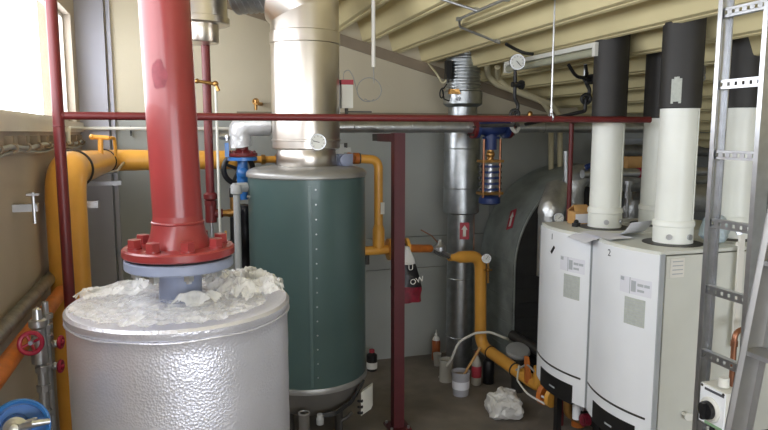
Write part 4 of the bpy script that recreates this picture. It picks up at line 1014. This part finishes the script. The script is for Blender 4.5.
al = thing('step_ladder', 'aluminium ladder leaning at the right edge in the foreground', 'ladder', (1.5, 1.4, 0))
P0, P1 = V((1.55, 1.506, 1.297)), V((1.72, 1.555, 2.041))
d = (P1 - P0); base = P0 - d * (P0.z / d.z); topp = P0 + d * ((2.35 - P0.z) / d.z)
side = V((0, -1, 0))                     # across the ladder, towards the camera
nrm = d.normalized().cross(side).normalized()
dep_ = V((1, 0, 0)); dep_ = (dep_ - d.normalized() * dep_.dot(d.normalized())).normalized()
off = dep_ * .042
def rail(o0):
    b = MB(); dd = d.normalized()
    w_ = dep_ * .085; s_ = side * .005
    b.prism([base + o0, base + o0 + w_, base + o0 + w_ + s_, base + o0 + s_], topp - base)
    for q in (V((0, 0, 0)), w_ - dep_ * .005):
        b.prism([base + o0 + q, base + o0 + q + dep_ * .005, base + o0 + q + dep_ * .005 + side * .024, base + o0 + q + side * .024], topp - base)
    return b
rail(V((0, 0, 0))).build('rail', 'alu', al)
rail(side * .36 ).build('rail', 'alu', al)
k0 = (V((1.6, 1.486, 1.546)).z)
for k in range(-5, 4):
    z = k0 + k * .27
    if z < .1 or z > 2.3: continue
    p = base + d * (z / d.z)
    MB().bar(p + dep_ * .040 + side * .006, p + dep_ * .040 + side * .358, .075, .014, (0, 0, 1)).build('tread', 'zinc', al)
for o0 in (V((0, 0, 0)), side * .36):
    MB().box(base + o0 + dep_ * .04 + side * .01 + V((0, 0, .02)), (.06, .06, .04)).build('rubber_foot', 'black', al)

cpipe = thing('copper_pipe', 'copper pipe with elbow running down beside the boilers behind the ladder', 'pipe', (2.3, 2.5, 0))
p = V((2.653, 2.55, 1.023)); q = V((2.651, 2.55, 1.198))
MB().tube(rounded([V((p.x, p.y, 0)), V((q.x, q.y, q.z)), V((q.x + .16, q.y + .02, q.z + .0))], .05), .014, 16).build('pipe', 'copper', cpipe)
for dz in (-.06,): MB().cyl(q + V((0, 0, dz - .02)), q + V((0, 0, dz + .01)), .018, .018, 16).build('collar', 'copper', cpipe)
tag(MB().box(V((2.809, 2.7, 1.354)), (.035, .012, .62)).box(V((2.776, 2.69, 1.618)), (.018, .012, .02)).build('mounting_strip', 'labelwhite'), 'narrow white mounting strip fixed to the boiler side behind the cable ladder', 'strip', kind='thing')

# ------------------------------------------------------------------ things on the floor and hanging
bag = thing('printed_bag', 'black and red printed bag with white handle hanging behind the dark red post', 'bag', (1.598, 4.62, 0.899))
b = MB(); n = 16
c0 = V((1.589, 4.6, 1.271)); zb = V((1.591, 4.6, 0.913)).z; zt = c0.z - .05
def bagmesh(z0, z1, w0, w1, t0, t1, seed):
    b = MB(); rs = []
    for i in range(13):
        f = i / 12; z = z0 + (z1 - z0) * f; w = w0 + (w1 - w0) * f; t = t0 + (t1 - t0) * f
        rs.append([V((c0.x + math.cos(a) * w * .5 * (1 if abs(math.cos(a)) < .7 else 1.0), c0.y + math.sin(a) * t * .5, z)) for a in [2 * PI * k / 28 for k in range(28)]])
    b.rings(rs); b.crumple(.012, 14, seed); return b
zm = zb + (zt - zb) * .40
bagmesh(zm, zt, .245, .13, .11, .06, 1).build('bag_body', 'bagblack', bag)
bagmesh(zb, zm, .235, .245, .10, .11, 1).build('red_lower_print', 'darkred', bag, label='red printed lower half')
b = bagmesh(zt - .01, zt + .12, .14, .05, .06, .04, 6); b.build('white_wrap', 'bagwhite', bag)
text('OW', .06, (c0.x + .055, c0.y - .074, zm + .055), Matrix.Rotation(-.25, 3, 'Y') @ face_rot((0, -1, 0)), 'labelwhite', bag, 'print')
text('U', .06, (c0.x + .01, c0.y - .06, zm + .155), face_rot((0, -1, 0)), 'labelwhite', bag, 'print')
MB().tube([V((c0.x - .02, c0.y, zt + .10)), V((c0.x - .01, c0.y + .06, zt + .20)), V((c0.x + .0, c0.y + .16, zt + .17))], .006, 8).build('handle', 'bagwhite', bag)

def bottle(name, label, p, h, r, parts, cat='bottle'):
    t = thing(name, label, cat, (p[0], p[1], 0))
    for nm, prof, m in parts:
        MB().lathe([(r * a, h * z) for a, z in prof], (p[0], p[1], 0), seg=24).build(nm, m, t)
    return t
bottle('spray_can', 'tall slim can with white nozzle against the back wall left of rear flue', (2.28, 5.72), .30, .042, [('can', [(.95, 0), (1, .02), (1, .60), (.9, .66)], 'amber'), ('shoulder', [(.9, .66), (.7, .74), (.4, .78)], 'labelwhite'), ('nozzle', [(.3, .78), (.3, .86), (.12, .90), (.08, 1.0)], 'labelwhite')], 'can')
bottle('plastic_cup', 'small cloudy plastic cup on the floor just before the slim can', (2.23, 5.56), .12, .04, [('cup', [(.75, 0), (1, 1), (.95, 1), (.7, .06), (0, .05)], 'clearish')], 'cup')
bottle('paint_tin', 'grey white tin beside the foot of the rear flue', (2.165, 5.18), .20, .062, [('tin', [(1, 0), (1, .97), (1.05, 1), (.95, 1), (.93, .9), (0, .9)], 'clearish')], 'tin')
BR = .62
bk = thing('bucket', 'white plastic bucket with brown contents on the floor before the rear flue', 'bucket', (2.165, 4.86, 0))
MB().lathe([(.066, 0), (.076, .19), (.080, .192), (.080, .204), (.073, .206), (.062, .02), (0, .02)], (2.165, 4.86, 0), seg=36).build('pail', 'pail', bk)
MB().lathe([(.0, .165), (.070, .163), (.070, .170), (0, .172)], (2.165, 4.86, 0), seg=32).build('contents', 'band', bk)
MB().lathe([(.0710, .06), (.0748, .13), (.0758, .13), (.072, .06)], (2.165, 4.86, 0), seg=36).build('paper_band', 'paper', bk)
stick = MB().cyl((2.19, 4.85, .175), (2.36, 4.90, .38), .009, .013, 10); tag(stick.build('paint_brush', 'card'), 'wooden stick leaning out of the white bucket', 'stick', kind='thing')
bottle('drink_bottle', 'plastic bottle with red cap and red label next to the white bucket', (2.385, 5.02), .30, .043, [('lower_bottle', [(.8, 0), (1, .03), (1, .24)], 'clearish'), ('label_wrap', [(1.02, .24), (1.02, .58)], 'labelred'), ('shoulder', [(1, .58), (.95, .66), (.45, .84), (.3, .88), (.3, .92)], 'clearish'), ('cap', [(.38, .9), (.38, 1.0), (0, 1.0)], 'glossred')])
bottle('dark_bottle', 'squat black bottle on the floor under the yellow pipe', (2.50, 5.02), .24, .05, [('bottle', [(.9, 0), (1, .03), (1, .8), (.8, .88), (.4, .92)], 'black'), ('cap', [(.42, .92), (.42, 1.0), (0, 1.0)], 'darksteel')])
bottle('jar', 'dark little bottle with pale label on the floor right of the teal tank', (1.60, 5.62), .20, .05, [('bottle', [(.9, 0), (1, .03), (1, .75), (.5, .85), (.45, .9)], 'black'), ('label_wrap', [(1.02, .12), (1.02, .42)], 'labelwhite'), ('cap', [(.5, .88), (.5, 1.0), (0, 1.0)], 'labelred')])
b = MB(); b.ball((2.32, 4.36, .10), (.145, .135, .11), 64); b.crumple(.055, 7, 2); b.crumple(.030, 17, 7); b.crumple(.012, 40, 3)
for v in b.bm.verts: v.co.z = max(v.co.z, .002 + .003 * noise.noise(v.co * 30))
tag(b.build('rubbish_bag', 'bagwhite', angle=25), 'crumpled white plastic bag lying on the concrete floor', 'bag', kind='thing')
tag(MB().tube(rounded([V((2.13, 5.25, .01)), V((2.163, 5.05, 0.254)), V((2.196, 5.0, 0.411)), V((2.345, 4.98, 0.483)), V((2.473, 4.95, 0.49)), V((2.592, 4.9, 0.44)), V((2.66, 4.97, .40))], .15), .011, 10).build('white_cable', 'offwhite'), 'white cable looping over the floor behind the bucket and yellow pipe', 'cable', kind='thing')
tag(MB().tube(rounded([V((2.428, 4.35, 0.401)), V((2.331, 4.2, 0.355)), V((2.304, 4.0, 0.328)), V((2.405, 3.92, 0.272))], .1), .007, 8).build('thin_cable', 'offwhite'), 'thin white cable hanging from the yellow gas pipe towards boiler 1', 'cable', kind='thing')
rd = thing('filter_cap', 'round grey disc-topped gas filter behind the yellow pipe', 'filter', (2.66, 4.82, 0))
p = V((2.655, 4.78, 0.366))
MB().cyl((p.x, p.y, 0), (p.x, p.y, p.z - .03), .05, .06, 20).build('body', 'darksteel', rd)
MB().lathe([(0, -.035), (.10, -.03), (.105, -.01), (.095, .01), (.03, .02), (0, .022)], p, (-.1, -.35, 1), 32).build('disc', 'greyplastic', rd)
lp = thing('low_pipes', 'dark low pipes running along the floor behind the yellow gas pipe', 'pipe', (2.9, 4.6, 0))
MB().tube([(2.72, 5.02, .42), (2.86, 4.55, .34), (2.92, 4.10, .30)], .045, 16).build('pipe', 'darksteel', lp)
MB().tube([(2.76, 5.02, .28), (2.90, 4.50, .2), (2.96, 4.10, .18)], .04, 16).build('pipe', 'black', lp)
for q in ((2.75, 4.95), (2.92, 4.15)): MB().cyl((*q, 0), (*q, .30), .03, .03, 14).build('stand', 'darksteel', lp)
of = thing('orange_flange', 'orange flanged pipe end under the front corner of boiler 1', 'pipe', V((2.429, 3.95, 0.325)))
p = V((2.447, 3.98, 0.326)); ax = V((.35, -.9, -.1)).normalized()
MB().cyl(p - ax * .02, p + ax * .015, .088, .088, 32).build('flange', 'orange', of)
MB().cyl(p + ax * .045, p + ax * .075, .08, .08, 32).build('flange', 'yellow', of)
MB().tube(rounded([p, p - ax * .03, p - ax * .03 + V((.30, -.01, 0)), p - ax * .03 + V((.30, -.01, -.30))], .03), .048, 20).build('pipe', 'orange', of)
bolts(of, p + ax * .015, ax, .068, 6, .010, .028, 'zinc')

# ------------------------------------------------------------------ things under the roof
tag(MB().cyl(V((1.298, 4.5, 2.661)), V((V((1.298, 4.5, 2.661)).x, 4.5, roof_z(1.31) + .1)), .014, .014, 14).build('hanging_conduit', 'labelwhite'), 'thin white conduit hanging straight down from the roof near the big chimney', 'conduit', kind='thing')
tag(MB().cyl(V((1.298, 4.5, 2.661)) + V((.0, 0, .0)), V((1.302, 4.5, 2.55)), .003, .003, 6).build('thin_wire', 'greyplastic'), 'thin wire from the hanging white conduit to the capillary coil', 'wire', kind='thing')
lu = thing('tube_lamp', 'long unlit tube lamp mounted under the roof left of the black flue', 'lamp', (2.5, 4.2, 2.70))
MB().box((2.50, 4.2, 2.748), (.045, 1.22, .03)).build('batten', 'offwhite', lu)
MB().cyl((2.50, 3.62, 2.705), (2.50, 4.78, 2.705), .026, .026, 18).build('tube', 'tube', lu)
for yy in (3.605, 4.795): MB().box((2.50, yy, 2.712), (.05, .03, .07)).build('end_cap', 'offwhite', lu)
tag(MB().tube(rounded([(2.232, 4.311, 2.832), (2.327, 4.352, 2.805), (2.392, 4.335, 2.777), (2.473, 4.349, 2.774)], .1), .012, 10).build('black_cable', 'black'), 'black cable stub curving under the roof above the pressure gauge', 'cable', kind='thing')
tag(MB().tube(rounded([V((2.52, 3.95, 2.66)), V((2.60, 3.98, 2.585)), V((2.72, 4.02, 2.58)), V((2.727, 4.06, 2.675))], .12), .012, 10).build('sagging_cable', 'black'), 'black cable sagging from the tube lamp to the gauge cock', 'cable', kind='thing')
for k, lab in ((0, 'upper pale cable hose draping from the roof edge behind the pressure gauge'), (1, 'lower pale cable hose draping from the roof edge behind the pressure gauge')):
    pts = [(2.545, 5.26, 2.794), (2.674, 5.5, 2.715), (2.766, 5.5, 2.636), (3.004, 5.5, 2.568), (3.248, 5.5, 2.489), (3.368, 5.55, 2.379), (3.418, 5.6, 1.84)]
    pts = [V(p) + V((.10 * k, 0, -.02 * k)) for p in pts]
    tag(MB().tube(rounded(pts, .12), .026, 12).build('cable_hose', 'decklip'), lab, 'hose', 'pale cable hoses under the roof', 'thing')
tag(MB().tube(rounded([(3.525, 5.7, 2.404), (3.578, 5.75, 2.129), (3.517, 5.75, 1.931), (3.492, 5.75, 1.68)], .2), .018, 10).build('grey_cable', 'greyplastic'), 'grey cable running down the back wall above the curved duct', 'cable', kind='thing')
# conduits strapped across the ribs
a_, b_ = V((1.634, 3.99, 3.005)), V((1.807, 3.908, 2.957))
rc = thing('roof_conduit', 'thin galvanised conduit zigzagging across the roof ribs above the red rail', 'conduit', a_)
pts = [(1.448, 3.875, 3.058), (1.792, 3.847, 2.961), (1.807, 4.178, 2.957), (1.88, 4.326, 2.937), (2.196, 4.365, 2.848)]
for i, (p, q) in enumerate((((1.428, 3.909, 3.063), (1.797, 3.856, 2.96)), ((1.79, 3.397, 2.962), (1.798, 4.156, 2.96)), ((1.798, 4.156, 2.96), (1.88, 4.326, 2.937)), ((1.88, 4.326, 2.937), (2.209, 4.36, 2.844)))):
    MB().cyl(p, q, .009, .009, 10).build('conduit', 'zinc', rc)
for p in ((1.789, 3.87, 2.962), (1.807, 4.178, 2.957), (1.805, 3.486, 2.958), (2.186, 4.362, 2.851)):
    MB().box(V(p) + V((0, 0, .006)), (.03, .03, .025)).build('clamp', 'zinc', rc)
for lab, p in (('small hook under the roof right of the flue on boiler 1', (635,42)), ('small hook under the roof right of the nearest flue', (703,66))):
    pass
hk = V((3.092, 3.354, 2.611))
tag(MB().cyl(hk + V((0, 0, .02)), hk + V((0, 0, -.05)), .02, .02, 10).torus(hk + V((0, 0, -.07)), (0, 1, 0), .02, .005, 16, 6).build('roof_hook', 'zinc'), 'small steel hook under the roof right of the nearest flue', 'hook', kind='thing')

# ------------------------------------------------------------------ daylight, camera
w = bpy.data.worlds.new('World'); scene.world = w; w.use_nodes = True
nt = w.node_tree; bg = nt.nodes['Background']
bg.inputs['Color'].default_value = (.94, .975, 1.04, 1); bg.inputs['Strength'].default_value = 8.0
def portal(name, loc, rot, sx, sy):
    l = bpy.data.lights.new(name, 'AREA'); l.shape = 'RECTANGLE'; l.size = sx; l.size_y = sy; l.cycles.is_portal = True
    o = bpy.data.objects.new(name, l); COL.objects.link(o); o.location = loc; o.rotation_euler = rot
for i, (y0, y1) in enumerate(openings):
    portal('window_light_portal', (WL - .15, (y0 + y1) / 2, (SILL + HEAD) / 2), (0, -PI / 2, 0), HEAD - SILL, y1 - y0)
portal('window_light_portal', (1.2, WN - .15, 1.65), (PI / 2, 0, 0), 3.6, 1.9)  # sky portal at the added near opening

cam = bpy.data.cameras.new('camera'); co = bpy.data.objects.new('camera', cam); COL.objects.link(co)
co.location = (0, 0, 2.2); co.rotation_euler = (math.radians(90 - 7.2), 0, math.radians(-17))
cam.sensor_width = 36; cam.lens = 650 / 768 * 36; cam.clip_start = .05
scene.camera = co
vs = scene.view_settings
vs.view_transform = 'Standard'; vs.look = 'None'; vs.gamma = 1; vs.use_curve_mapping = False; vs.exposure = .08
scene.cycles.max_bounces = 10; scene.cycles.diffuse_bounces = 6; scene.cycles.transparent_max_bounces = 12
scene.cycles.use_denoising = True; scene.cycles.sample_clamp_indirect = 8
